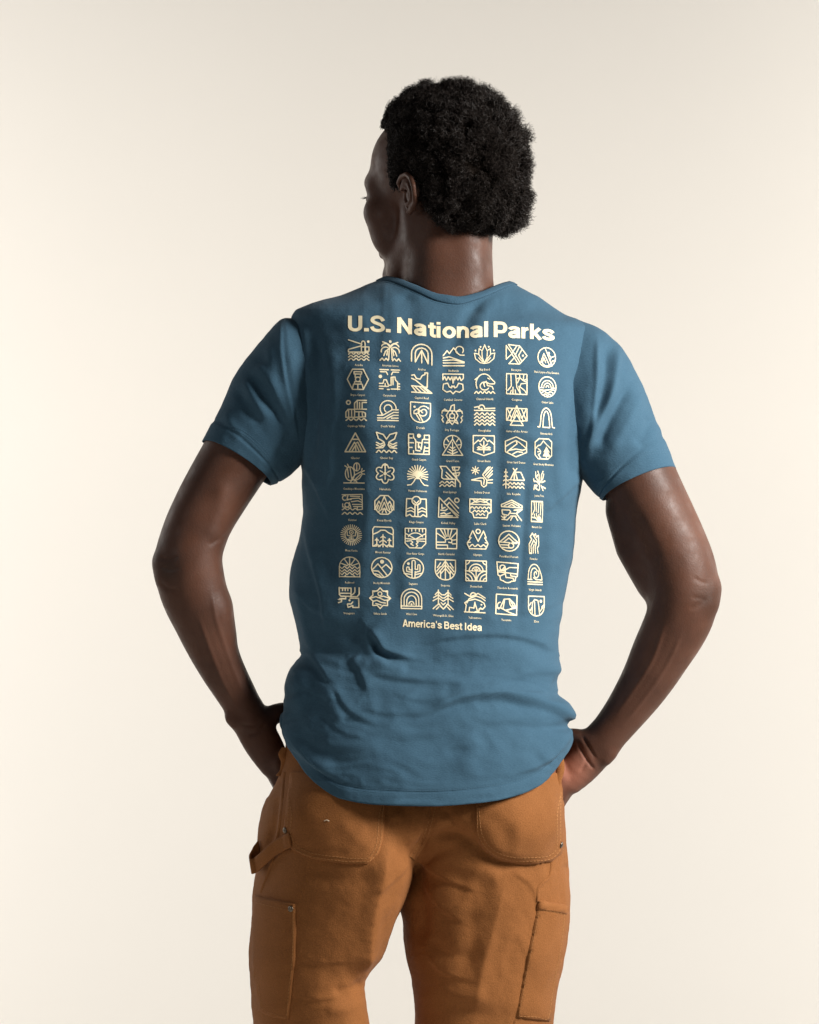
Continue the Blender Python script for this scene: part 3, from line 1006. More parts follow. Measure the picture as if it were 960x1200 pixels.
hadd(h_ell((-10, 0, 42), (97, 75, 80)), 6)
hadd(h_ell((34, 0, 44), (50, 58, 50)), 20)
hadd(h_ell((42, 0, -18), (50, 57, 72)), 18)
hadd(h_ell((72, 0, -50), (32, 38, 36)), 14)
for s in (1, -1):
    hadd(h_tube([(0, 54 * s, -30, 14), (4, 51 * s, -60, 15), (40, 38 * s, -84, 15), (80, 12 * s, -100, 15)]), 22)
    hadd(h_ell((66, 47 * s, -14), (22, 20, 20)), 16)
    hadd(h_ell((58, 44 * s, -44), (24, 17, 28)), 16)
hadd(h_ell((84, 0, -98), (17, 22, 15)), 10)
hadd(h_tube([(70, 49, 22, 6), (84, 37, 27, 6.5), (91, 16, 24, 7), (91, -16, 24, 7), (84, -37, 27, 6.5), (70, -49, 22, 6)]), 22)
for s in (1, -1):
    hadd(h_ell((95, 31 * s, 7), (16, 16, 11)), 8, 's')
    hadd(h_ell((79, 31 * s, 6), (14, 17, 13)), 4)
    hadd(h_tube([(93, 18 * s, 6, 1.8), (94, 31 * s, 11, 2.0), (86, 46 * s, 5, 2.0)]), 3)
hadd(h_tube([(93, 0, 20, 7), (103, 0, -6, 8), (110, 0, -20, 10)]), 8)
for s in (1, -1):
    hadd(h_ell((102, 13 * s, -25), (10, 8, 8)), 5)
hadd(h_tube([(86, 25, -57, 5), (100, 10, -52, 6.5), (100, -10, -52, 6.5), (86, -25, -57, 5)]), 4)
hadd(h_tube([(86, 23, -60, 5), (98, 9, -66, 7.5), (98, -9, -66, 7.5), (86, -23, -60, 5)]), 4)
hadd(h_ell((92, 0, -80), (12, 20, 6)), 8, 's') if False else None
# ear bases
for s in (1, -1):
    hadd(h_ell((-18, 70 * s, -2), (13, 9, 22)), 6)
# neck, muscles of the nape and the band running from behind the ear to the collar bone
bf.tube([(530, 248, 8, 50), (526, 290, 6, 51), (525, 330, 4, 53), (522, 372, 2, 56)], 14)
bf.tube([(545, 262, -18, 24), (545, 300, -19, 26), (547, 345, -16, 28), (590, 390, -10, 24)], 14)
bf.tube([(512, 262, -18, 24), (510, 300, -19, 26), (507, 345, -16, 28), (460, 388, -10, 24)], 14)
bf.tube([(487, 252, -8, 12), (479, 284, 4, 13), (470, 324, 26, 14), (468, 350, 40, 14)], 9)

# trunk (inside the shirt) and hips (inside the trousers)
IN = 13


def trunk(X, Y, Z):
    z = np.clip(Z.ravel(), 345, 940)
    xl, xr = (XL(z) + IN)[None, None], (XR(z) - IN)[None, None]
    n = 2.2
    c, r = (xl + xr) / 2, (xr - xl) / 2
    R0 = np.where(Y < 0, (DB(z) - IN)[None, None], (DFR(z) - IN)[None, None])
    q = (np.abs((X - c) / r) ** n + np.abs(Y / R0) ** n) ** (1 / n)
    f = (q - 1) * np.minimum(r, R0)
    return np.maximum(f, np.maximum(368 - Z, Z - 925))


bf.add(trunk, (320, -130, 340), (700, 130, 1000), 12)

# left arm
bf.tube([(352, 440, -4, 44), (318, 470, -8, 46), (290, 515, -12, 43.5), (272, 545, -14, 41.5), (252, 578, -17, 40), (236, 607, -20, 38.5), (226, 632, -22, 38.5),
         (220.5, 655, -22, 39.5), (223, 678, -18, 40), (229.5, 702, -14, 38.5), (236.5, 722, -10, 35), (245, 748, -4, 31), (256, 775, 2, 27), (268, 798, 8, 24.5),
         (281, 820, 14, 22.5), (289, 836, 17, 21.5)], 5)
bf.tube([(192, 660, -30, 11), (196, 676, -32, 11)], 14)                      # point of the elbow
bf.tube([(250, 740, -4, 22), (246, 715, -16, 24)], 14)
bf.tube([(272, 842, 6, 8), (276, 846, 6, 8)], 9)                              # wrist bone
bf.tube([(289, 836, 17, 21.5), (299, 855, 18, 22.5), (311, 876, 19, 22), (321, 893, 20, 19)], 6, 0.8)      # palm
for i, (a, b2, c, r) in enumerate([((330, 886, 12), (344, 912, 22), (352, 938, 34), 8.6), ((325, 894, 10), (338, 922, 20), (346, 952, 30), 9.0),
                                   ((319, 899, 16), (331, 926, 24), (340, 952, 34), 8.8), ((314, 897, 22), (325, 918, 30), (333, 938, 38), 7.8)]):
    bf.tube([(a[0], a[1], a[2], r), (b2[0], b2[1], b2[2], r * 0.93), (c[0], c[1], c[2], r * 0.8)], 3)
bf.tube([(303, 848, 16, 12), (318, 838, 24, 12), (334, 833, 36, 11), (350, 834, 50, 9)], 7)                  # thumb
# right arm
bf.tube([(680, 450, -4, 44), (712, 490, -8, 46), (738, 535, -12, 44), (756, 573, -16, 43), (776, 614, -20, 42), (790, 644, -23, 41.5), (799, 668, -25, 41),
         (803, 692, -25, 40.5), (800, 714, -21, 39.8), (790, 738, -15, 38), (776, 764, -8, 35), (760, 794, 0, 31), (740, 825, 8, 26.5), (721, 850, 14, 23.5), (706, 868, 17, 22)], 5)
bf.tube([(832, 690, -34, 11), (829, 706, -36, 11)], 14)
bf.tube([(736, 600, -4, 26), (746, 640, -2, 25), (770, 680, -6, 26)], 16)
bf.tube([(714, 884, 8, 8), (710, 889, 8, 8)], 9)
bf.tube([(706, 868, 17, 22), (693, 884, 18, 23), (679, 900, 20, 22), (668, 912, 22, 19)], 6, 0.8)
for a, b2, c, r in [((656, 902, 14), (640, 926, 24), (630, 950, 34), 8.6), ((661, 911, 13), (646, 938, 22), (637, 966, 32), 9.0),
                    ((666, 917, 18), (652, 942, 26), (642, 968, 34), 8.8), ((671, 918, 24), (658, 938, 32), (648, 958, 40), 7.8)]:
    bf.tube([(a[0], a[1], a[2], r), (b2[0], b2[1], b2[2], r * 0.93), (c[0], c[1], c[2], r * 0.8)], 3)
bf.tube([(694, 874, 12, 12), (680, 866, 18, 12.5), (664, 864, 32, 11), (650, 868, 46, 9)], 7)
# wrist creases
Pb, Qb = bf.mesh()
# relax the stepping left by the sampled tubes
for _ in range(6):
    acc = np.zeros_like(Pb); cnt = np.zeros(len(Pb))
    for i_ in range(4):
        a_, b_ = Qb[:, i_], Qb[:, (i_ + 1) % 4]
        for c_ in range(3):
            acc[:, c_] += np.bincount(a_, Pb[b_, c_], len(Pb)) + np.bincount(b_, Pb[a_, c_], len(Pb))
        cnt += np.bincount(a_, minlength=len(Pb)) + np.bincount(b_, minlength=len(Pb))
    Pb = 0.5 * Pb + 0.5 * acc / cnt[:, None]
CREASE = [([(676, 868), (684, 884), (692, 896), (697, 902)], 1.6, -2.0, 0), ([(682, 862), (691, 877), (699, 890)], 1.6, -1.6, 0),
          ([(680, 905), (686, 895), (690, 888)], 2.0, -1.0, 0), ([(290, 862), (302, 858), (312, 848)], 2.0, -1.6, 0),
          ([(282, 850), (296, 850), (306, 842)], 2.0, -1.0, 0), ([(806, 714), (818, 710), (828, 702)], 3.5, -0.7, 0), ([(186, 680), (198, 690), (212, 692)], 3, -1.0, 0),
          ([(812, 676), (822, 682), (832, 684)], 2.4, -0.6, 0), ([(810, 700), (820, 701), (830, 704)], 2.4, -0.6, 0), ([(186, 652), (198, 656), (210, 652)], 2.0, -0.9, 0),
          ([(188, 664), (200, 668), (212, 664)], 1.8, -0.8, 0), ([(248, 690), (252, 720), (262, 752), (276, 790), (286, 815)], 3.0, 1.3, 0),
          ([(232, 720), (246, 760), (262, 800), (280, 832)], 2.6, 1.1, 0), ([(780, 730), (766, 770), (745, 805), (722, 838)], 3.0, 1.2, 0),
          ([(800, 740), (784, 775), (760, 812), (730, 850)], 2.6, 1.0, 0), ([(742, 600), (757, 630), (770, 662)], 7, -2.2, 0), ([(262, 560), (256, 600), (244, 636)], 9, 1.6, 0),
          ([(243, 640), (256, 632), (268, 628)], 3.0, -1.2, 0)]
hb = np.where(Pb[:, 1] < 15, apply_folds(Pb[:, 0], Pb[:, 2], CREASE), 0)
hb += 0.2 * value_noise(Pb[:, 0] / 20 + Pb[:, 1] / 23, Pb[:, 2] / 26, 41)
Wb = to_world(Pb)
Nb = vert_normals(Wb, Qb)
Wb = Wb + Nb * (hb / PPM)[:, None]
pig = np.zeros((len(Pb), 4), np.float32); pig[:, 3] = 1
palm = np.exp(-(((Pb[:, 0] - 668) / 24) ** 2 + ((Pb[:, 2] - 902) / 24) ** 2) ** 1.5) * np.clip(-Nb[:, 1] * 1.6, 0, 1)
dark = np.exp(-(((Pb[:, 0] - 830) / 17) ** 2 + ((Pb[:, 2] - 700) / 18) ** 2)) + np.exp(-(((Pb[:, 0] - 198) / 18) ** 2 + ((Pb[:, 2] - 668) / 18) ** 2))
pig[:, 0] = palm * 0.85; pig[:, 1] = dark * 0.7

# ears: finer surface, same skin
EV, EQ, EP = [Wb], [Qb], [pig]
off = len(Wb)
for s in (1, -1):
    c0 = head_to_px((-18, 74 * s, 0))
    ef = Field(c0 - 48, c0 + 48, 0.7)
    E = lambda pts: h_tube([(-15 + a * 1.42, (68 + c * 1.85) * s, b * 0.84 - 1, r) for a, b, c, r in pts])
    lo, hi = c0 - 48, c0 + 48
    ef.add(h_ell((-24, 85 * s, 1), (17, 4, 21)), lo, hi, 3)
    ef.add(E([(3, 3, 4, 2.6), (9, 10, 5, 2.8), (9, 20, 7, 3.0), (1, 28, 10, 3.2), (-9, 29, 13, 3.4), (-17, 21, 16, 3.5), (-20, 8, 17, 3.4), (-18, -6, 15, 3.2),
              (-13, -17, 11, 3.4), (-6, -25, 8, 4.4), (0, -28, 6, 4.6)]), lo, hi, 2.5)
    ef.add(E([(-1, 20, 8, 2.2), (-8, 12, 11, 2.6), (-11, 1, 12, 2.8), (-8, -10, 10, 2.8), (-3, -16, 8, 2.8)]), lo, hi, 2)
    ef.add(E([(6, -1, 3, 3.5), (7, -8, 3, 3.5), (3, -22, 4, 4)]), lo, hi, 3)
    ef.add(h_ell((-15, 88 * s, -4), (9, 11, 9)), lo, hi, 3, 's')
    P, Q = ef.mesh()
    EV.append(to_world(P)); EQ.append(Q + off); off += len(P)
    pe = np.zeros((len(P), 4), np.float32); pe[:, 3] = 1; EP.append(pe)
Vb, Qb, pig = np.concatenate(EV), np.concatenate(EQ), np.concatenate(EP)
body = mesh_obj('body', Vb, Qb, M_SKIN, person)
ca = body.data.color_attributes.new('pigment', 'FLOAT_COLOR', 'POINT')
ca.data.foreach_set('color', pig.ravel())

# lashes of the one eye that shows past the cheek
for s in (1, -1):
    V, Fc = [], []
    for i in range(16):
        t = i / 15
        a = np.array([94 - 7 * t * t, (20 + 26 * t) * s, 7 + 3 * math.sin(t * 3.1)])
        tip = a + np.array([8, 4 * t * s, 1.5])
        mid = (a + tip) / 2 + np.array([0, 0, -1.2])
        q = head_to_px(np.array([a + (0, 0, 0.3), a - (0, 0, 0.3), mid + (0, 0, .2), mid - (0, 0, .2), tip]))
        b0 = len(V); V += [tuple(w) for w in to_world(q)]
        Fc += [(b0, b0 + 1, b0 + 3, b0 + 2), (b0 + 2, b0 + 3, b0 + 4)]
    mesh_obj('eyelashes', V, Fc, M_HAIR, person)

# ------------------------------------------------------------------ hair: dense coils on the scalp
HLINE = pchip([(-130, -56), (-85, -55), (-60, -50), (-46, -42), (-36, -6), (-31, 26), (-6, 30), (2, 12), (30, 14), (50, 20), (110, 24)])
HFRONT = pchip([(0, 60), (30, 52), (45, 38), (58, 22), (66, 15), (80, 12)])
HC, HR = np.array([-8, 0, 44.0]), np.array([99, 74, 81.0])


def hair_edge(p):
    """distance in mm inside the hairline"""
    return np.minimum(p[..., 2] - HLINE(p[..., 0]), HFRONT(np.abs(p[..., 1])) - p[..., 0])


def hair_len(d, p):
    """strand length in mm from the place on the scalp"""
    f, l, u = p[..., 0], p[..., 1], p[..., 2]
    edge = np.clip(hair_edge(p) / np.interp(f, [-60, -20, 10], [27, 32, 46]), 0, 1)
    L = 6 + 20 * edge ** 0.7
    L = L + 10 * np.clip((-f - 20) / 60, 0, 1) * np.clip((u + 90) / 40, 0, 1)
    return L


def sphere_dirs(n):
    i = np.arange(n) + 0.5
    ph = np.arccos(1 - 2 * i / n); t = np.pi * (1 + 5 ** 0.5) * i
    return np.stack([np.cos(t) * np.sin(ph), np.sin(t) * np.sin(ph), np.cos(ph)], -1)


def scalp(dirs):
    z = dirs[..., 2:3]
    hz = np.sqrt(np.maximum(1 - z * z, 1e-9))
    lowr = np.maximum(1 - np.abs(z) ** 2.6, 0) ** (1 / 2.6) / hz       # fuller towards the nape
    hor = np.where(z < 0, lowr, 1.0)
    return HC + np.concatenate([dirs[..., :2] * hor, np.where(z < 0, z * 1.52, z)], -1) * HR


# core volume that closes the gaps between coils
nu, nv = 150, 110
a = np.linspace(0, 2 * np.pi, nu, endpoint=False); b = np.linspace(0.02, np.pi - 0.02, nv)
A, B = np.meshgrid(a, b)
dirs = np.stack([np.cos(A) * np.sin(B), np.sin(A) * np.sin(B), np.cos(B)], -1)
S0 = scalp(dirs)
on = np.clip(hair_edge(S0) / 10, 0, 1)
nz = value_noise(A * 7, B * 7, 51) * 0.5 + value_noise(A * 15, B * 15, 52) * 0.35
Lc = hair_len(dirs, S0) * (0.50 + 0.14 * nz)
core = S0 + dirs * (Lc * on - 25 * (1 - on))[..., None]
CV = to_world(head_to_px(core).reshape(-1, 3))
CF = grid_faces(nv, nu)
CF = CF[(on.reshape(-1)[CF] > 0.35).all(1)]

ns = 40000
dd_ = sphere_dirs(ns * 2)
dd_ = dd_ + RNG.normal(0, 0.012, dd_.shape); dd_ /= np.linalg.norm(dd_, axis=1, keepdims=True)
S = scalp(dd_)
keep = hair_edge(S) > RNG.normal(0, 2.6, len(S))
dd_, S = dd_[keep], S[keep]
nrm = dd_ / HR; nrm /= np.linalg.norm(nrm, axis=1, keepdims=True)
# tufts: neighbouring coils lean to a common tip
nc = 520
cd = sphere_dirs(nc) + RNG.normal(0, 0.03, (nc, 3)); cd /= np.linalg.norm(cd, axis=1, keepdims=True)
ci = np.empty(len(dd_), int)
for i0 in range(0, len(dd_), 4000):
    ci[i0:i0 + 4000] = (dd_[i0:i0 + 4000] @ cd.T).argmax(1)
tuft = RNG.normal(0, 1, (nc, 3)); tlen = RNG.uniform(0.76, 1.18, nc)
Ls = hair_len(dd_, S) * tlen[ci] * RNG.uniform(0.8, 1.06, len(S))
axis_ = nrm + tuft[ci] * 0.10 + RNG.normal(0, 0.16, nrm.shape)
axis_ += (scalp(cd)[ci] - S) / 46.0
axis_ /= np.linalg.norm(axis_, axis=1, keepdims=True)
e1 = np.cross(axis_, RNG.normal(0, 1, axis_.shape)); e1 /= np.linalg.norm(e1, axis=1, keepdims=True)
e2 = np.cross(axis_, e1)
NPT = 15
t = np.linspace(0, 1, NPT)
turns = RNG.uniform(2.0, 3.4, len(S)) * RNG.choice([-1, 1], len(S)); ph0 = RNG.uniform(0, 6.28, len(S)); rad = RNG.uniform(1.6, 3.8, len(S))
start = 0.12
ang = turns[:, None] * 2 * np.pi * t[None] + ph0[:, None]
ctr = S[:, None] + axis_[:, None] * (Ls[:, None] * (start + (1 - start) * t[None]))[..., None]
hx = ctr + (e1[:, None] * np.cos(ang)[..., None] + e2[:, None] * np.sin(ang)[..., None]) * (rad[:, None] * (0.5 + 0.5 * t[None]))[..., None]
hp = to_world(head_to_px(hx).reshape(-1, 3)).reshape(len(S), NPT, 3)
tan = np.gradient(hp, axis=1); tan /= np.maximum(np.linalg.norm(tan, axis=2, keepdims=True), 1e-9)
q1 = np.cross(tan, np.array([0.3, 0.5, 0.81])); q1 /= np.maximum(np.linalg.norm(q1, axis=2, keepdims=True), 1e-9)
q2 = np.cross(tan, q1)
rr = 0.00055 * (1 - 0.7 * t ** 2)[None, :, None]
tw = np.cos(ang * 0.7)[..., None] * q1 + np.sin(ang * 0.7)[..., None] * q2      # flat coiled ribbons
HVt = np.stack([hp - tw * rr, hp + tw * rr], 2).reshape(-1, 3)
i = np.arange(len(S))[:, None] * NPT * 2; j = np.arange(NPT - 1)[None, :] * 2
HF = np.stack([i + j, i + j + 1, i + j + 3, i + j + 2], -1).reshape(-1, 4)
hair = mesh_obj('hair', np.concatenate([CV, HVt]), np.concatenate([CF, HF + len(CV)]), M_UNDER, person)
hair.data.materials.append(M_HAIR)
mi = np.ones(len(hair.data.polygons), np.int32); mi[:len(CF)] = 0
hair.data.polygons.foreach_set('material_index', mi)
hair['kind'] = 'stuff'
hair['label'] = 'short black coiled afro hair'
# ------------------------------------------------------------------ print on the back of the shirt
SK_S = Skin([shirt])
LIFT = 0.00045
CT = math.pi / 180


def arc(cx, cy, rx, ry, a0, a1, n=None):
    n = n or max(5, int(abs(a1 - a0) / 18) + 1)
    return [(cx + rx * math.cos(a * CT), cy + ry * math.sin(a * CT)) for a in np.linspace(a0, a1, n)]


class Icon:
    """strokes in a -1..1 box, y down"""
    def __init__(s, w=0.17):
        s.w = w; s.s = []; s.d = []

    def p(s, *pts, w=None): s.s.append((list(pts), False, w or s.w)); return s
    def z(s, *pts, w=None): s.s.append((list(pts), True, w or s.w)); return s
    def a(s, cx, cy, rx, ry, a0, a1, w=None): s.s.append((arc(cx, cy, rx, ry, a0, a1), False, w or s.w)); return s
    def o(s, cx, cy, r, ry=None, w=None): s.s.append((arc(cx, cy, r, ry or r, 0, 342, 20), True, w or s.w)); return s
    def dot(s, cx, cy, r): s.d.append(arc(cx, cy, r, r, 0, 324, 10)); return s
    def fill(s, *pts): s.d.append(list(pts)); return s

    def wave(s, x0, x1, y, n, amp, w=None):
        m = n * 8
        s.s.append(([(x0 + (x1 - x0) * i / m, y + amp * math.cos(2 * math.pi * i / 8)) for i in range(m + 1)], False, w or s.w)); return s

    def zig(s, x0, x1, y, n, amp, w=None):
        s.s.append(([(x0 + (x1 - x0) * i / (2 * n), y + (amp if i % 2 else -amp)) for i in range(2 * n + 1)], False, w or s.w)); return s

    def sq(s, x0, y0, x1, y1, w=None): return s.z((x0, y0), (x1, y0), (x1, y1), (x0, y1), w=w)
    def rays(s, cx, cy, r0, r1, a0, a1, n, w=None):
        for q in np.linspace(a0, a1, n):
            c, v = math.cos(q * CT), math.sin(q * CT)
            s.p((cx + r0 * c, cy + r0 * v), (cx + r1 * c, cy + r1 * v), w=w)
        return s

    def pine(s, x, y0, y1, hw, n=3, w=None):
        s.p((x, y0), (x, y1), w=w)
        for q in range(n):
            y = y0 + (y1 - y0) * (0.12 + 0.62 * q / max(1, n - 1)); h = hw * (0.5 + 0.5 * q / max(1, n - 1))
            s.p((x - h, y + h * 0.7), (x, y), (x + h, y + h * 0.7), w=w)
        return s


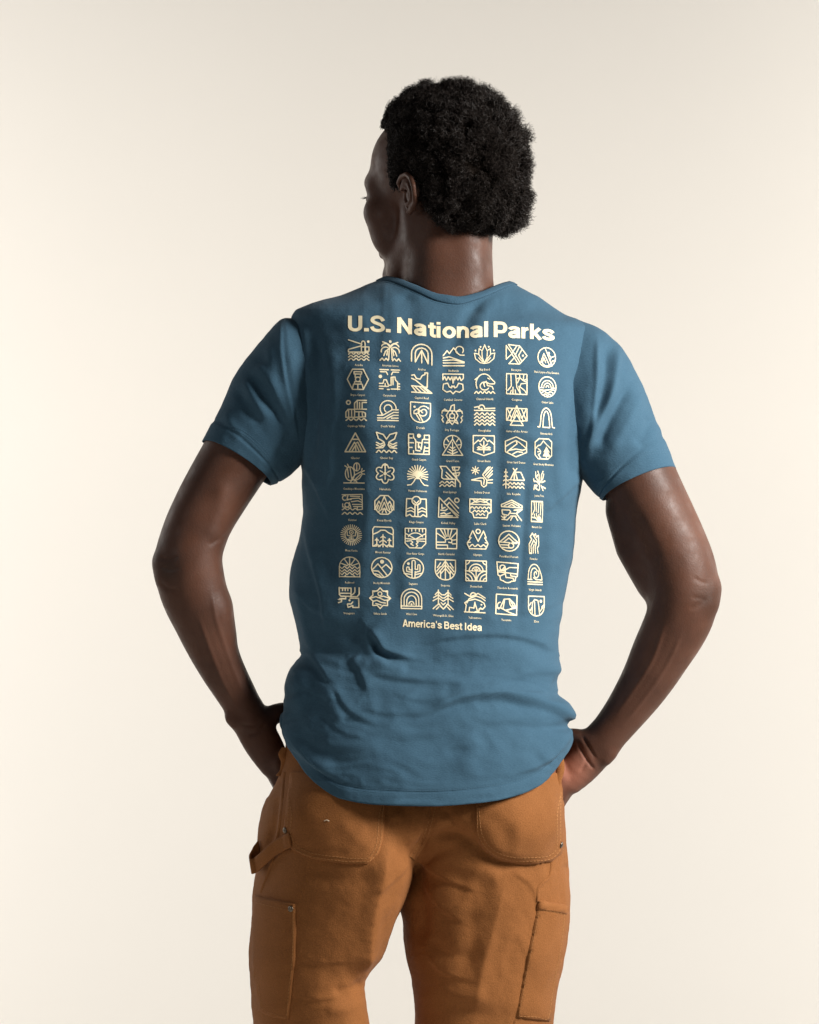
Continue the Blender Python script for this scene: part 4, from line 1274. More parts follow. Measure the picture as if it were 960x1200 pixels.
I = Icon
F_ = 0.14
ICONS = [
 # row 1
 [I(.15).p((-.95, -.95), (.3, -.55)).p((-.95, -.05), (.25, -.4)).p((-.95, -.05), (-.95, .2), (.9, .2)).p((.25, .2), (.25, -.6)).a(.42, -.6, .17, .25, 180, 360).p((.59, -.6), (.59, .2)).p((.25, -.3), (.6, -.3)).sq(.62, -.3, .95, .1).wave(-.95, .95, .32, 4, .09).wave(-.95, .95, .6, 4, .09).wave(-.95, .95, .88, 4, .09).dot(.88, -.8, .12),
  I(.16).p((-.08, -.25), (-.16, .85)).p((.1, -.25), (.18, .85)).a(-.4, -.25, .42, .4, 200, 350).a(.4, -.25, .42, .4, 190, 340).a(-.42, .1, .42, .42, 170, 300).a(.42, .1, .42, .42, 240, 370).p((0, -.3), (-.3, -.65), (-.7, -.8)).p((0, -.3), (.3, -.65), (.7, -.8)).p((-.1, -.2), (-.45, .1), (-.6, .5)).p((.1, -.2), (.45, .1), (.6, .5)).p((-.25, .05), (-.32, .45)).p((.25, .05), (.32, .45)).wave(-.95, -.2, .85, 2, .1).wave(.2, .95, .85, 2, .1).dot(0, -.85, .13),
  I(.17).p(*([(-.95, .7)] + arc(0, -.05, .95, .9, 180, 360) + [(.95, .95)])).p(*([(0, .8), (0, -.38)])).p(*([(-.6, .75)] + arc(0, -.05, .6, .55, 180, 360) + [(.6, .85)])).p((-.6, .75), (0, -.38), (.6, .85)),
  I(.15).p((-.98, 0), (-.62, -.48), (-.4, -.2), (0, -.75), (.4, -.2), (.62, -.05), (.98, -.05)).a(.55, -.52, .36, .36, 130, 400).p((-.98, .22), (-.4, .1), (.98, .6)).p((-.98, .45), (0, .4), (.98, .62)).p((-.98, .68), (.98, .68)).p((-.98, .95), (.98, .95)),
  I(.13).p((0, -.9), (-.25, -.3), (-.22, .3), (0, .8)).p((0, -.9), (.25, -.3), (.22, .3), (0, .8)).p((-.3, -.4), (-.52, -.55), (-.55, 0), (0, .8)).p((.3, -.4), (.52, -.55), (.55, 0), (0, .8)).p((-.58, -.05), (-.95, -.12), (-.85, .4), (-.4, .78), (0, .85), (.4, .78), (.85, .4), (.95, -.12), (.58, -.05)).p((-.55, .3), (-.2, .7)).p((.55, .3), (.2, .7)).dot(-.38, -.72, .09).dot(.38, -.72, .09).dot(-.85, -.38, .09).dot(.85, -.38, .09),
  I(.14).z((-.75, -.95), (.3, -.85), (.98, .05), (.3, .85), (-.7, .85), (-.05, .1)).p((-.95, -.85), (-.4, -.1), (-.95, .45), (-.95, -.85)).p((.0, -.8), (-.45, -.1), (.15, .8)).p((.3, -.8), (-.1, 0), (.35, .75)).p((.5, -.5), (.2, .05), (.5, .6)).dot(.6, .05, .1),
  I(.14).o(0, 0, .92).p((-.15, -.85), (.55, .8)).p((-.62, .5), (-.3, -.35), (.25, .65)).p((-.45, .5), (-.3, .05), (-.1, .5)).p((.9, -.2), (.45, .0), (.35, .3)).p((.45, 0), (.2, -.3)).a(0, .1, .6, .72, 30, 150).dot(.2, -.4, .14).p((.9, .2), (.55, .35))],
 # row 2
 [I(.15).z((-.5, -.95), (.5, -.95), (.98, 0), (.5, .95), (-.5, .95), (-.98, 0)).sq(-.35, -.72, .35, -.5).sq(-.25, -.5, .25, -.2).o(0, 0, .22).sq(-.3, .22, .3, .45).p((-.5, .9), (-.4, .45), (.4, .45), (.5, .9)).p((0, .45), (0, .95)),
  I(.16).p((-.9, -.95), (-.1, -.95)).p((.15, -.95), (.95, -.95)).p((-.85, -.75), (-.3, -.75), (-.18, -.5)).p((.85, -.75), (.3, -.75), (.18, -.5)).dot(-.85, -.3, .17).p((-.95, .35), (-.62, .35), (-.52, .0), (-.3, .0), (-.1, .5), (.15, .5), (.15, -.25), (.5, -.3), (.55, 0), (.75, .2), (.75, .9)).p((.32, -.2), (.32, .45)).p((-.95, .62), (-.1, .62)).p((-.95, .85), (-.6, .85)).p((-.2, .9), (0, .9)).p((.15, .85), (.95, .85)).p((.78, .35), (.95, .35)).p((.78, .6), (.95, .6)).p((-.4, .35), (-.4, .6)),
  I(.16).p((-.95, -.62), (-.7, -.7), (-.5, -.35), (-.15, -.3), (.05, -.65), (.3, -.75), (.3, -.92), (.55, -.92), (.5, .45)).p((-.95, -.35), (-.6, -.2), (.95, .98), (-.95, .95)).p((-.95, .35), (.5, .45)).p((-.95, .35), (-.5, .9)).p((-.65, .4), (-.1, .9)).p((-.25, .42), (.35, .9)).p((.1, .45), (.65, .92)),
  I(.15).z((-.95, -.95), (.95, -.95), (.95, -.55), (.75, -.35), (.62, -.7), (.45, -.4), (.28, -.7), (.15, -.4), (.1, -.7), (0, -.1), (-.1, -.7), (-.28, -.4), (-.45, -.7), (-.62, -.35), (-.78, -.7), (-.95, -.4)).p((0, .9), (-.25, .65), (-.6, .75), (-.95, .5), (-.9, .0), (-.5, -.1), (-.35, .25), (-.15, .35), (-.1, .15), (0, .25), (.1, .15), (.15, .35), (.35, .25), (.5, -.1), (.9, 0), (.95, .5), (.6, .75), (.25, .65), (0, .9)),
  I(.15).p((-.9, -.35), (-.6, -.6)).p(*(arc(-.05, .0, .75, .9, 150, 330) + [(.95, -.1), (.9, .05), (.45, .05)])).p((.3, -.5), (.45, -.4)).p((.45, .05), (.2, -.1), (.25, .2), (.7, .3), (.8, .55)).p(*arc(0, .25, .42, .38, -60, -330)).p((.0, .3), (-.1, 0), (.15, -.2)).wave(-.95, .95, .85, 5, .09),
  I(.14).sq(-.95, -.95, .95, .95).p((-.55, -.95), (-.5, .2), (-.8, .6), (-.95, .62)).p((-.1, -.95), (0, .3), (.35, .9)).p((-.35, .9), (-.35, .3)).p((-.6, .9), (-.5, .6)).p((-.1, .9), (-.15, .55)).p((.95, -.1), (.4, -.05), (.3, .25), (.7, .55), (.95, .9)).p((.2, .2), (.35, .9)).p((.0, -.5), (.3, -.6), (.6, -.35), (.95, -.5)).p((.3, -.6), (.25, -.95)).p((.6, -.35), (.65, -.95)).p((.3, -.6), (.05, -.1)).p((.6, -.35), (.95, -.2)),
  I(.14).o(0, 0, .95).a(0, .05, .65, .65, 180, 360).a(0, .05, .4, .4, 190, 350).a(0, .05, .16, .16, 180, 360).p((-.92, .1), (-.4, .1)).p((.4, .1), (.92, .1)).p((-.9, .3), (-.3, .35), (.3, .25), (.9, .3)).wave(-.7, .7, .52, 2, .07).wave(-.5, .5, .75, 2, .06)],
 # row 3
 [I(.16).o(-.72, -.75, .18).p((.95, -.95), (.1, -.95), (-.15, -.7), (-.15, -.12), (.95, -.12)).p((.1, -.95), (.1, -.12)).p((.32, -.75), (.32, -.12)).p((.55, -.75), (.95, -.75)).p((.55, -.75), (.55, -.12)).z((-.95, .65), (-.95, .15), (-.75, -.1), (-.15, -.1), (-.15, .65)).p((-.7, -.05), (-.7, .6)).p((-.42, -.05), (-.42, .6)).p((-.1, .12), (.6, .12), (.85, .25), (.85, .6), (-.1, .65)).p((.25, .15), (.25, .6)).p((.55, .15), (.6, .6)).wave(-.95, .95, .85, 4, .09),
  I(.15).p(*([(-.62, .32)] + arc(0, -.2, .75, .75, 135, 370))).p(*(arc(0, -.2, .36, .36, 120, 385))).p((-.98, .45), (-.5, .45), (.4, -.1), (.95, -.1)).p((-.98, .7), (-.4, .7), (.5, .15), (.95, .15)).p((-.1, .75), (.5, .42), (.95, .42)).p((-.98, .92), (.95, .92)).p((.3, .7), (.95, .68)),
  I(.15).p(*([(-.92, -.95), (.92, -.88), (.92, .1)] + arc(0, .1, .92, .86, 0, 180) + [(-.92, -.95)])).dot(-.55, -.5, .11).p((-.6, -.1), (-.3, -.3), (.0, -.15), (-.2, .1), (-.6, .15), (-.6, -.1)).p((-.15, .15), (.25, .9)).p((-.4, .2), (-.05, .75)).p(*[(0.25 + (.1 + .5 * q) * math.cos(q * 10 + 2), -.05 + (.1 + .5 * q) * math.sin(q * 10 + 2)) for q in np.linspace(0, 1, 22)]),
  I(.14).z((-.3, -.35), (.3, -.35), (.55, .1), (.3, .6), (-.3, .6), (-.55, .1)).z((0, -.12), (.22, .0), (.22, .25), (0, .38), (-.22, .25), (-.22, 0)).p((-.2, -.4), (-.1, -.8), (.2, -.95), (.2, -.4)).p((-.4, -.3), (-.9, -.35), (-.95, -.1)).p((-.4, -.3), (-.7, -.5), (-.95, -.2)).p((.4, -.3), (.9, -.35), (.95, -.1)).p((.4, -.3), (.7, -.5), (.95, -.2)).p((-.4, .55), (-.55, .85), (-.2, .7), (0, .95), (.2, .7), (.55, .85), (.4, .55)).p((-.98, .1), (-.82, .3), (-.95, .5), (-.8, .75)).p((.98, .1), (.82, .3), (.95, .5), (.8, .75)).p((0, -.35), (0, -.12)).p((.3, .6), (.2, .3)).p((-.3, .6), (-.2, .3)),
  I(.16).p((-.95, -.7), (-.6, -.78), (-.45, -.6)).a(-.28, -.62, .28, .32, 180, 360).p((0, -.6), (.95, -.65)).p((-.95, -.42), (.95, -.42)).wave(-.95, .95, -.1, 4, .1).wave(-.95, .95, .22, 4, .1).wave(-.95, .95, .54, 4, .1).wave(-.95, .95, .86, 4, .1).dot(-.28, -.55, .12),
  I(.14).p((-.5, .45), (-.95, .45), (-.95, -.7), (.95, -.7), (.95, .45), (.5, .45)).z((0, -.95), (.6, .5), (-.6, .5)).z((0, -.1), (.6, .9), (-.6, .9)).p((-.85, -.6), (-.5, .2)).p((-.45, -.65), (-.85, .35)).p((-.65, -.3), (-.4, -.6)).p((.85, -.6), (.5, .2)).p((.45, -.65), (.85, .35)).p((0, -.55), (-.3, .2)).p((0, -.55), (.3, .2)),
  I(.16).p(*([(-.95, .85), (-.72, .85)] + [(-.66 + .0 * q, .5) for q in [0]] + arc(0, .15, .62, 1.1, 180, 360) + [(.7, .85), (.95, .88)])).p(*([(-.38, .88), (-.34, .3)] + arc(0, .2, .32, .85, 185, 355) + [(.36, .3), (.4, .88)])).p((-.38, .88), (.4, .88))],
 # row 4
 [I(.17).z((0, -.9), (.95, .88), (-.95, .88)).p((-.25, -.3), (.25, -.3)).p((-.55, .8), (-.08, -.02), (.15, .35), (.35, .8)).p((.1, .05), (.22, -.02), (.62, .8)).p((-.3, .8), (0, .3), (.05, .8)),
  I(.16).p((0, -.3), (-.3, -.75), (-.95, -.95), (-.75, -.35), (-.25, -.05), (-.15, .25), (-.35, .5), (-.95, .55)).p((0, -.3), (.3, -.75), (.95, -.95), (.75, -.35), (.25, -.05), (.15, .25), (.35, .5), (.95, .55)).wave(-.95, -.2, .1, 1, -.08).wave(.2, .95, .1, 1, -.08).wave(-.95, -.25, .33, 1, -.08).wave(.25, .95, .33, 1, -.08).wave(-.95, .95, .85, 4, .1),
  I(.16).p((-.95, -.92), (-.5, -.92), (-.5, -.6), (-.3, -.35), (-.3, .6), (.1, .65)).p((-.95, -.92), (-.95, .95), (.95, .95), (.95, -.85), (.5, -.85), (.5, -.5), (.32, -.4), (.2, .5), (.0, .2)).dot(0, -.78, .2).p((-.62, -.55), (-.95, -.55)).p((-.5, -.1), (-.95, -.1)).p((-.62, .35), (-.95, .35)).p((-.5, .65), (-.5, .95)).p((-.05, -.1), (-.05, .35)).p((.5, -.45), (.95, -.45)).p((.5, -.15), (.95, -.15)).p((.55, .2), (.4, .95)).p((.6, .35), (.95, .35)).p((.55, .65), (.95, .65)).p((-.3, -.2), (.2, -.1)),
  I(.14).p(*arc(0, -.15, .82, .8, 150, 390)).z((0, -.6), (.95, .92), (-.95, .92)).p((0, -.3), (0, .9)).p((-.22, .15), (0, .3), (.22, .15)).p((-.32, .38), (0, .55), (.32, .38)).p((-.45, .6), (0, .8), (.45, .6)).p((0, -.95), (0, -.6)).p((-.6, -.7), (-.35, -.35)).p((.6, -.7), (.35, -.35)).p((-.82, -.1), (-.5, -.05)).p((.82, -.1), (.5, -.05)),
  I(.15).z((-.98, -.92), (.98, -.92), (.98, .6), (0, .95), (-.98, .6)).p((-.95, -.1), (-.5, -.5), (-.35, -.35), (0, -.75), (.35, -.35), (.5, -.5), (.95, -.1)).p((0, -.4), (0, .7)).p((-.6, .4), (.6, .4)).p((-.5, .12), (0, .3), (.5, .12)).p((-.35, -.15), (0, .2), (.35, -.15)).p((-.6, .2), (-.3, .38)).p((.6, .2), (.3, .38)),
  I(.15).z((0, -.95), (.98, -.5), (.98, .5), (0, .95), (-.98, .5), (-.98, -.5)).p((-.95, .0), (-.3, -.45), (0, -.6), (.35, -.4), (.95, .1)).p((0, -.6), (.1, -.3), (-.2, -.05), (-.6, .3), (-.8, .5)).p((-.6, .35), (.0, .2), (.6, .3), (.9, .2)).p((-.3, .7), (.1, .45), (.6, .5)),
  I(.15).z((-.5, -.95), (.6, -.95), (.95, -.7), (.95, .6), (.5, .95), (-.6, .95), (-.95, .6), (-.95, -.6)).p((-.9, .0), (-.6, -.3), (-.35, -.35), (0, -.75), (.4, -.4), (.9, -.05)).p((-.65, .3), (-.3, .2), (-.35, .45), (-.6, .55), (-.3, .9)).p((-.6, 0), (-.4, .1)).fill((.35, -.25), (.75, .3), (.55, .3), (.85, .7), (.4, .7), (.4, .9), (.28, .9), (.28, .7), (-.1, .7), (.15, .3), (0, .3))],
 # row 5
 [I(.14).o(-.38, .05, .42, .65).p((-.38, -.55), (-.2, .6)).p((-.6, -.4), (-.5, .4)).p((-.2, .5), (.1, .15), (.65, -.15), (.75, .1), (.5, .5), (.0, .75)).a(.25, -.6, .28, .38, 60, 400).p((.25, -.9), (.25, -.3)).p((.1, .6), (.6, .1)).p((-.65, -.55), (-.85, -.7)).p((-.5, -.62), (-.6, -.85)).p((.75, -.15), (.95, -.25)).p((.78, .05), (.98, .08)).p((.7, -.25), (.75, -.45)).p((-.35, .9), (-.2, .65), (.05, .6), (.3, .9)).p((-.95, .92), (.95, .92)),
  I(.15).p(*[((.62 + .3 * abs(math.cos(3 * q))) * math.sin(q), -(.62 + .3 * abs(math.cos(3 * q))) * math.cos(q)) for q in np.linspace(0, 2 * math.pi, 37)]).dot(0, 0, .17).rays(0, 0, .25, .55, -90, 210, 6, .13).p((0, -.2), (0, -.95)).p((-.1, -.8), (.1, -.8)),
  I(.14).rays(0, 0, .18, .95, -190, 10, 13, .14).p((-.95, .95), (-.6, .9), (-.35, .6), (-.2, .3), (.2, .3), (.35, .6), (.6, .9), (.95, .95)).dot(0, .05, .24).p((-.9, .4), (-.3, .2)).p((.9, .4), (.3, .2)),
  I(.15).p((-.92, -.95), (-.35, -.95), (.85, .45)).p((-.92, -.95), (-.72, -.6), (-.78, .1), (-.6, .25), (.5, .25)).p((-.4, -.1), (-.05, .25)).p((-.35, -.4), (.3, .25)).p((.5, .25), (.5, .95)).p((.6, .2), (.95, .6), (.95, .95)).p((.2, -.9), (.9, -.9), (.75, -.6), (.3, -.6), (.2, -.9)).p((.3, -.3), (.9, -.4), (.8, -.1), (.45, -.05), (.3, -.3)).p((.4, -.9), (.65, .2)).wave(-.95, .4, .55, 3, .09).wave(-.95, .4, .85, 3, .09),
  I(.15).rays(-.62, -.6, .08, .38, 0, 315, 8, .13).p((-.98, .32), (-.2, .1), (.1, .1), (.2, .3), (.15, .7)).p((-.98, .32), (-.1, .38), (-.05, .8), (.15, .95), (.4, .8), (.45, .3), (.05, -.2), (.5, -.85), (.6, -.95)).p((.2, -.35), (.75, -.95)).p((.3, -.15), (.95, -.9)).p((.45, 0), (.95, -.6)).p((.55, .1), (.95, -.3)).p((.5, .3), (.95, .25)).p((.5, .55), (.95, .55)),
  I(.15).pine(-.72, -.85, .95, .26, 4).p((-.45, .15), (.95, .15)).p((-.3, .12), (.1, -.75), (.35, .12)).p((-.05, -.95), (.12, -.7), (.3, -.95)).p((.1, -.6), (.65, -.6), (.98, .12)).p((.05, -.45), (.05, .12)).wave(-.5, .95, .48, 4, .09).wave(-.5, .95, .82, 4, .09),
  I(.2).p((.05, .9), (.05, .2), (-.5, -.25), (-.55, -.75)).p((.05, .25), (.55, -.15), (.7, -.6)).p((0, .1), (.0, -.5), (-.2, -.85)).p((.3, .0), (.35, -.5), (.6, -.85)).p((-.45, -.3), (-.2, -.5)).p((-.8, .1), (-.3, .15), (0, .4)).p((-.85, -.1), (-.75, .15)).p((.9, .05), (.4, .2)).p((-.8, .9), (-.7, .5), (-.3, .5), (-.6, .75), (-.1, .95)).p((.3, .5), (.6, .95)).p((.5, .6), (.95, .75))],
 # row 6
 [I(.13).p((-.95, -.9), (.9, -.95), (.92, .45), (.5, .5)).a(-.7, -.6, .22, .22, 60, 300).p((-.4, -.9), (-.5, -.5), (-.1, -.45)).p((-.5, -.4), (-.1, -.55), (.6, -.6), (.88, -.4)).p((-.1, -.25), (.5, -.35), (.88, -.2)).p((0, 0), (.88, 0)).o(-.5, .05, .2).p((-.9, -.05), (-.9, .25), (-.3, .3)).p((.1, .2), (.88, .2)).p((.45, .2), (.45, .5)).p((-.3, -.2), (-.15, .3)).wave(-.95, .5, .45, 3, .08).wave(-.95, .95, .85, 4, .09).p((-.2, -.78), (.7, -.75)),
  I(.15).z(*arc(0, 0, .95, .95, 22.5, 337.5, 8)).p((-.9, .45), (-.5, -.35), (-.3, 0)).p((.9, .45), (.5, -.35), (.3, 0)).p((-.5, .45), (0, -.8), (.5, .45)).p((-.25, .35), (0, -.25), (.25, .35)).p((-.6, .7), (-.2, .4), (.2, .4), (.6, .7)).p((-.2, .75), (0, .3), (.2, .75)).p((-.55, .05), (-.7, .45)).p((.55, .05), (.7, .45)),
  I(.15).p((-.3, -.72), (-.9, -.72), (-.95, .95), (-.6, .75), (-.4, .95), (.4, .95), (.6, .75), (.95, .95), (.9, -.72), (.3, -.72)).a(0, -.55, .4, .4, 0, 360).p((-.25, -.55), (0, -.3), (.25, -.55)).p((-.35, -.35), (-.12, -.2), (-.15, .95)).p((.35, -.35), (.12, -.2), (.15, .95)).p((-.85, .25), (-.5, .1), (-.2, .3)).p((.85, .25), (.5, .1), (.2, .3)).p((-.85, .5), (-.5, .4), (-.2, .55)).p((.85, .5), (.5, .4), (.2, .55)),
  I(.15).p((-.85, -.95), (.9, .92), (-.92, .92), (-.85, -.95)).p((-.4, -.5), (.05, -.92), (.95, .05)).p((-.1, -.25), (.1, -.5), (.95, .5)).p((.15, .05), (.95, .75)).o(.8, -.7, .2).p((-.6, -.3), (-.6, .1), (-.3, .0)).p((-.7, .25), (-.3, .3), (-.1, .15)).p((-.7, .6), (-.4, .5), (-.2, .65), (.2, .5)).p((-.7, .78), (.4, .78)),
  I(.15).z((-.98, -.85), (.98, -.85), (.98, .35), (.7, .5), (.6, .9), (-.6, .9), (-.7, .5), (-.98, .35)).p((-.95, -.35), (0, -.9), (.95, -.35)).p((-.7, -.8), (-.4, -.55), (0, -.65), (.4, -.55), (.7, -.8)).p((-.95, -.35), (.95, -.35)).wave(-.95, .95, -.05, 5, .08).wave(-.7, .7, .28, 4, .08).wave(-.4, .4, .58, 2, .08),
  I(.15).p((-.95, -.3), (-.95, -.5), (0, -.95), (.95, -.45), (.95, -.25), (-.95, -.3)).p((-.7, -.4), (0, -.75), (.7, -.38)).p((-.3, -.35), (0, -.55), (.3, -.35)).p((-.9, .0), (-.2, .0), (-.1, .15), (-.35, .5), (-.85, .4), (-.9, 0)).p((-.1, .3), (.45, .3), (.95, -.1), (.2, .0)).p((.55, -.0), (.45, .35), (.9, .95)).p((-.1, .55), (.4, .55)).p((-.1, .6), (-.45, .95)).p((.1, .55), (-.1, .95)).p((.35, .6), (.55, .95)).p((-.95, .6), (-.7, .8), (-.5, .6)).p((-.9, .9), (-.5, .92)).p((-.7, .55), (-.7, .9)),
  I(.19).z((-.85, -.95), (.95, -.95), (.9, .95), (-.9, .95)).p((-.45, -.9), (-.35, -.2), (-.7, .3)).p((-.1, -.9), (-.1, 0)).p((.35, -.9), (.25, -.2), (.2, .1)).p((.7, -.85), (.55, .3)).p((-.8, .55), (-.2, .6), (.2, .85)).p((-.1, .2), (.1, .6)).p((.3, .3), (.45, .85)).p((-.4, .25), (-.35, .5)).fill((0, .5), (.6, .45), (.8, .85), (.2, .85))],
 # row 7
 [I(.13).rays(0, 0, .62, .97, 0, 348, 30, .11).o(0, 0, .58, w=.12).o(0, -.25, .18, w=.12).p((-.38, -.3), (-.38, .05), (0, .12), (.38, .05), (.38, -.3)).p((0, .0), (0, .4)).p((-.3, .42), (.3, .42)).dot(0, -.25, .07).p((-.2, .28), (.2, .28)),
  I(.15).p((-.95, .92), (-.95, -.7), (-.8, -.92), (.8, -.92), (.95, -.7), (.95, .92)).p((-.95, -.2), (-.5, -.4), (-.2, -.62), (.2, -.62), (.5, -.4), (.95, -.2)).pine(0, -.2, .95, .42, 3).pine(-.58, .15, .9, .3, 2).pine(.58, .15, .9, .3, 2).p((-.95, .9), (-.7, .9)).p((.7, .9), (.95, .9)),
  I(.14).z((-.95, -.92), (.95, -.92), (.95, .5), (.75, .7), (.55, .92), (-.55, .92), (-.75, .7), (-.95, .5)).p((-.95, -.45), (0, .1), (.95, -.45)).a(0, .05, .7, .55, 200, 340).p((-.65, -.9), (-.65, -.6)).p((-.35, -.9), (-.35, -.65)).p((0, -.9), (0, -.68)).p((.35, -.9), (.35, -.65)).p((.65, -.9), (.65, -.6)).p((-.9, .05), (-.2, .12), (.9, .05)).p((-.85, .3), (-.4, .25), (-.25, .4), (-.45, .55), (-.2, .7)).p((.85, .3), (.1, .25), (.25, .4), (.05, .55), (.2, .7), (.0, .9)),
  I(.15).z((-.95, -.92), (.98, -.92), (.95, .95), (-.95, .95)).p((-.55, -.85), (-.1, -.1)).p((-.2, -.85), (0, -.2)).p((.15, -.85), (.15, -.2)).p((.5, -.85), (.3, -.1)).p((-.9, -.5), (-.15, .0)).p((.9, -.55), (.4, .0)).p((-.9, .35), (-.1, .35), (-.1, .1), (.3, .0), (.6, .15), (.9, .1)).p((-.9, .62), (.1, .62), (.1, .9)).p((.2, .35), (.5, .4), (.5, .15)).p((.55, .5), (.9, .48)),
  I(.15).o(.05, -.75, .2).p((.05, .2), (-.35, -.6), (-.45, -.8), (-.75, -.15), (-.6, -.15), (-.9, .3), (-.65, .3), (-.95, .35)).p((.05, .2), (.45, -.6), (.55, -.8), (.8, -.15), (.65, -.15), (.92, .3), (.7, .3), (.95, .35)).p((-.95, .45), (-.75, .9), (.75, .9), (.95, .45)).wave(-.75, .8, .6, 3, .1),
  I(.15).o(0, 0, .95).p((-.9, .15), (-.6, -.1), (0, -.65), (.6, -.1), (.9, .15)).p((-.45, .1), (0, -.3), (.45, .1)).p((-.9, .12), (.1, .15)).p((.3, .1), (.9, .12)).p((-.75, .38), (.0, .38)).p((-.6, .62), (.2, .65)).a(.2, .42, .24, .22, -90, 240).p((.2, .2), (.7, .2)),
  I(.2).p((-.7, .95), (-.75, .1), (-.3, -.4), (-.6, -.6), (-.2, -.95), (.0, -.7), (.3, -.9), (.45, -.6), (.8, -.75), (.85, .2), (.6, .4), (.75, .9)).p((-.7, .95), (-.3, .95)).p((-.35, .9), (-.45, .3), (.0, -.3), (.35, .0)).p((-.05, .9), (-.1, .4), (.1, .1)).p((.3, .9), (.25, .4), (.5, -.2)).p((.1, -.6), (.5, -.3))],
 # row 8
 [I(.13).p(*([(-.95, .95)] + [(-.95, 0)] + arc(0, -.02, .95, .93, 180, 360) + [(.95, .95)])).rays(0, -.05, .3, .88, -160, -20, 5, .13).zig(-.95, .95, .05, 4, .12).zig(-.95, .95, .35, 4, .12).zig(-.95, .95, .62, 4, .12).p((-.95, .92), (.95, .92)).p((0, -.85), (0, -.1)).p((-.5, .92), (-.35, .75)).p((.5, .92), (.35, .75)).p((-.3, -.1), (0, -.3), (.3, -.1)),
  I(.15).o(0, 0, .95).dot(.03, -.55, .19).p((-.85, .2), (-.35, -.35), (.55, .8)).p((.0, .05), (.4, -.3), (.9, .2)).p((-.9, .3), (-.3, .35), (.2, .9)).p((-.6, .6), (-.25, .7), (-.05, .9)),
  I(.15).o(0, 0, .95).p((-.12, .9), (-.12, -.6)).a(.03, -.6, .15, .15, 180, 360).p((.18, -.6), (.18, .1), (.42, .1), (.42, -.25)).a(.52, -.25, .1, .1, 180, 360).p((.62, -.25), (.62, .25), (.18, .4)).p((-.12, .4), (-.62, .3), (-.62, 0)).a(-.5, 0, .12, .1, 180, 360).p((-.38, 0), (-.38, .15), (-.12, .18)).dot(-.45, -.42, .13).p((.15, .9), (.18, .3)).p((.2, .6), (.8, .45)).p((-.85, .5), (-.2, .6)),
  I(.15).p(*([(-.95, .0), (-.92, -.95), (.95, -.95), (.95, 0)] + arc(0, 0, .95, .95, 0, 180))).p((0, -.85), (0, .9)).p((-.35, -.3), (0, -.85), (.35, -.3)).p((-.4, .0), (0, -.5), (.4, 0)).p((-.4, .35), (0, -.15), (.4, .35)).p((-.75, -.2), (-.45, -.65)).p((-.8, .15), (-.45, -.3)).p((.75, -.2), (.45, -.65)).p((.8, .15), (.45, -.3)).p((-.45, .1), (-.45, .8)).p((.45, .1), (.45, .8)).p((-.78, .45), (-.45, .05)).p((.78, .45), (.45, .05)),
  I(.14).sq(-.95, -.95, .95, .95).a(0, 0, .65, .65, 180, 360).a(0, 0, .38, .38, 180, 360).p((-.95, .0), (.95, 0)).p((0, -.35), (0, .9)).rays(0, 0, .1, .38, -135, -45, 2, .12).p(*arc(-.95, .95, .6, .65, 270, 360)).p(*arc(-.95, .95, .9, .95, 270, 360)).p(*arc(.95, .95, .6, .65, 180, 270)).p(*arc(.95, .95, .9, .95, 180, 270)).a(-.95, -.95, .35, .35, 0, 90).a(.95, -.95, .35, .35, 90, 180).p(*arc(-.95, .95, .3, .3, 270, 360)).p(*arc(.95, .95, .3, .3, 180, 270)),
  I(.15).p((-.98, -.98), (.98, -.88), (.9, .3), (.75, .4), (.7, .75), (.45, .8)).p((-.98, -.98), (-.88, .25), (-.7, .35), (-.65, .7), (-.4, .8)).p(*arc(0, .6, .45, .35, 30, 150)).p((-.7, .35), (-.2, .1), (-.2, -.15), (-.85, -.2)).o(-.45, -.45, .25).p((-.2, -.25), (.2, -.5), (.9, -.5)).p((-.8, -.05), (.85, .1)).p((-.2, .15), (-.15, .45), (.5, .5), (.6, .75)).p((.3, .1), (.3, .3), (.75, .35)).p((-.5, -.2), (-.3, -.5)),
  I(.16).p(*([(-.9, .5), (-.88, .1)] + arc(-.1, -.05, .75, .9, 190, 320) + [(.7, -.2), (.85, .2), (.9, .5)])).p(*([(-.55, .5), (-.55, .1)] + arc(-.1, .0, .45, .6, 190, 330))).p(*[(.1 + (.42 - .36 * q) * math.cos(q * 7 - .6), -.05 + (.5 - .42 * q) * math.sin(q * 7 - .6)) for q in np.linspace(0, 1, 16)]).p((-.2, .3), (.1, .5), (.9, .5)).p((-.95, .5), (-.4, .5)).p((-.95, .72), (.95, .72)).p((-.95, .94), (.95, .94))],
 # row 9
 [I(.16).p((-.9, -.95), (-.9, -.3), (-.75, -.12), (.2, -.12), (.2, -.9)).p((-.9, -.9), (.2, -.9)).p((-.6, -.92), (-.6, -.65)).p((-.35, -.92), (-.35, -.65)).p((-.1, -.92), (-.1, -.65)).p((-.9, -.4), (.2, -.4)).p((.55, -.95), (.55, -.5), (.35, -.3), (.2, -.25)).p((.95, -.95), (.95, -.35), (.75, -.1), (.1, -.1)).p((-.85, .1), (-.3, .1), (-.3, -.1)).p((-.98, .2), (-.7, .2), (-.7, .4), (-.98, .48)).dot(.05, .25, .1).p((.1, .05), (.9, .05), (.92, .92), (.35, .92), (.35, .75), (-.1, .92), (-.15, .6), (.2, .6), (.35, .4)).p((-.3, .12), (-.85, .12)),
  I(.15).z(*[((.98 if i % 2 == 0 else .72) * math.sin(i * math.pi / 8), -(.98 if i % 2 == 0 else .72) * math.cos(i * math.pi / 8)) for i in range(16)]).o(-.02, -.42, .18).p((-.85, 0), (-.4, -.15), (0, .0), (.4, .2), (.8, .15)).p((-.2, -.05), (.3, -.2), (.85, 0)).p((-.65, .3), (-.3, .2), (.1, .4), (.5, .45)).p((-.4, .5), (.1, .65)).p((-.6, -.6), (-.3, -.7)).p((.6, -.6), (.3, -.7)),
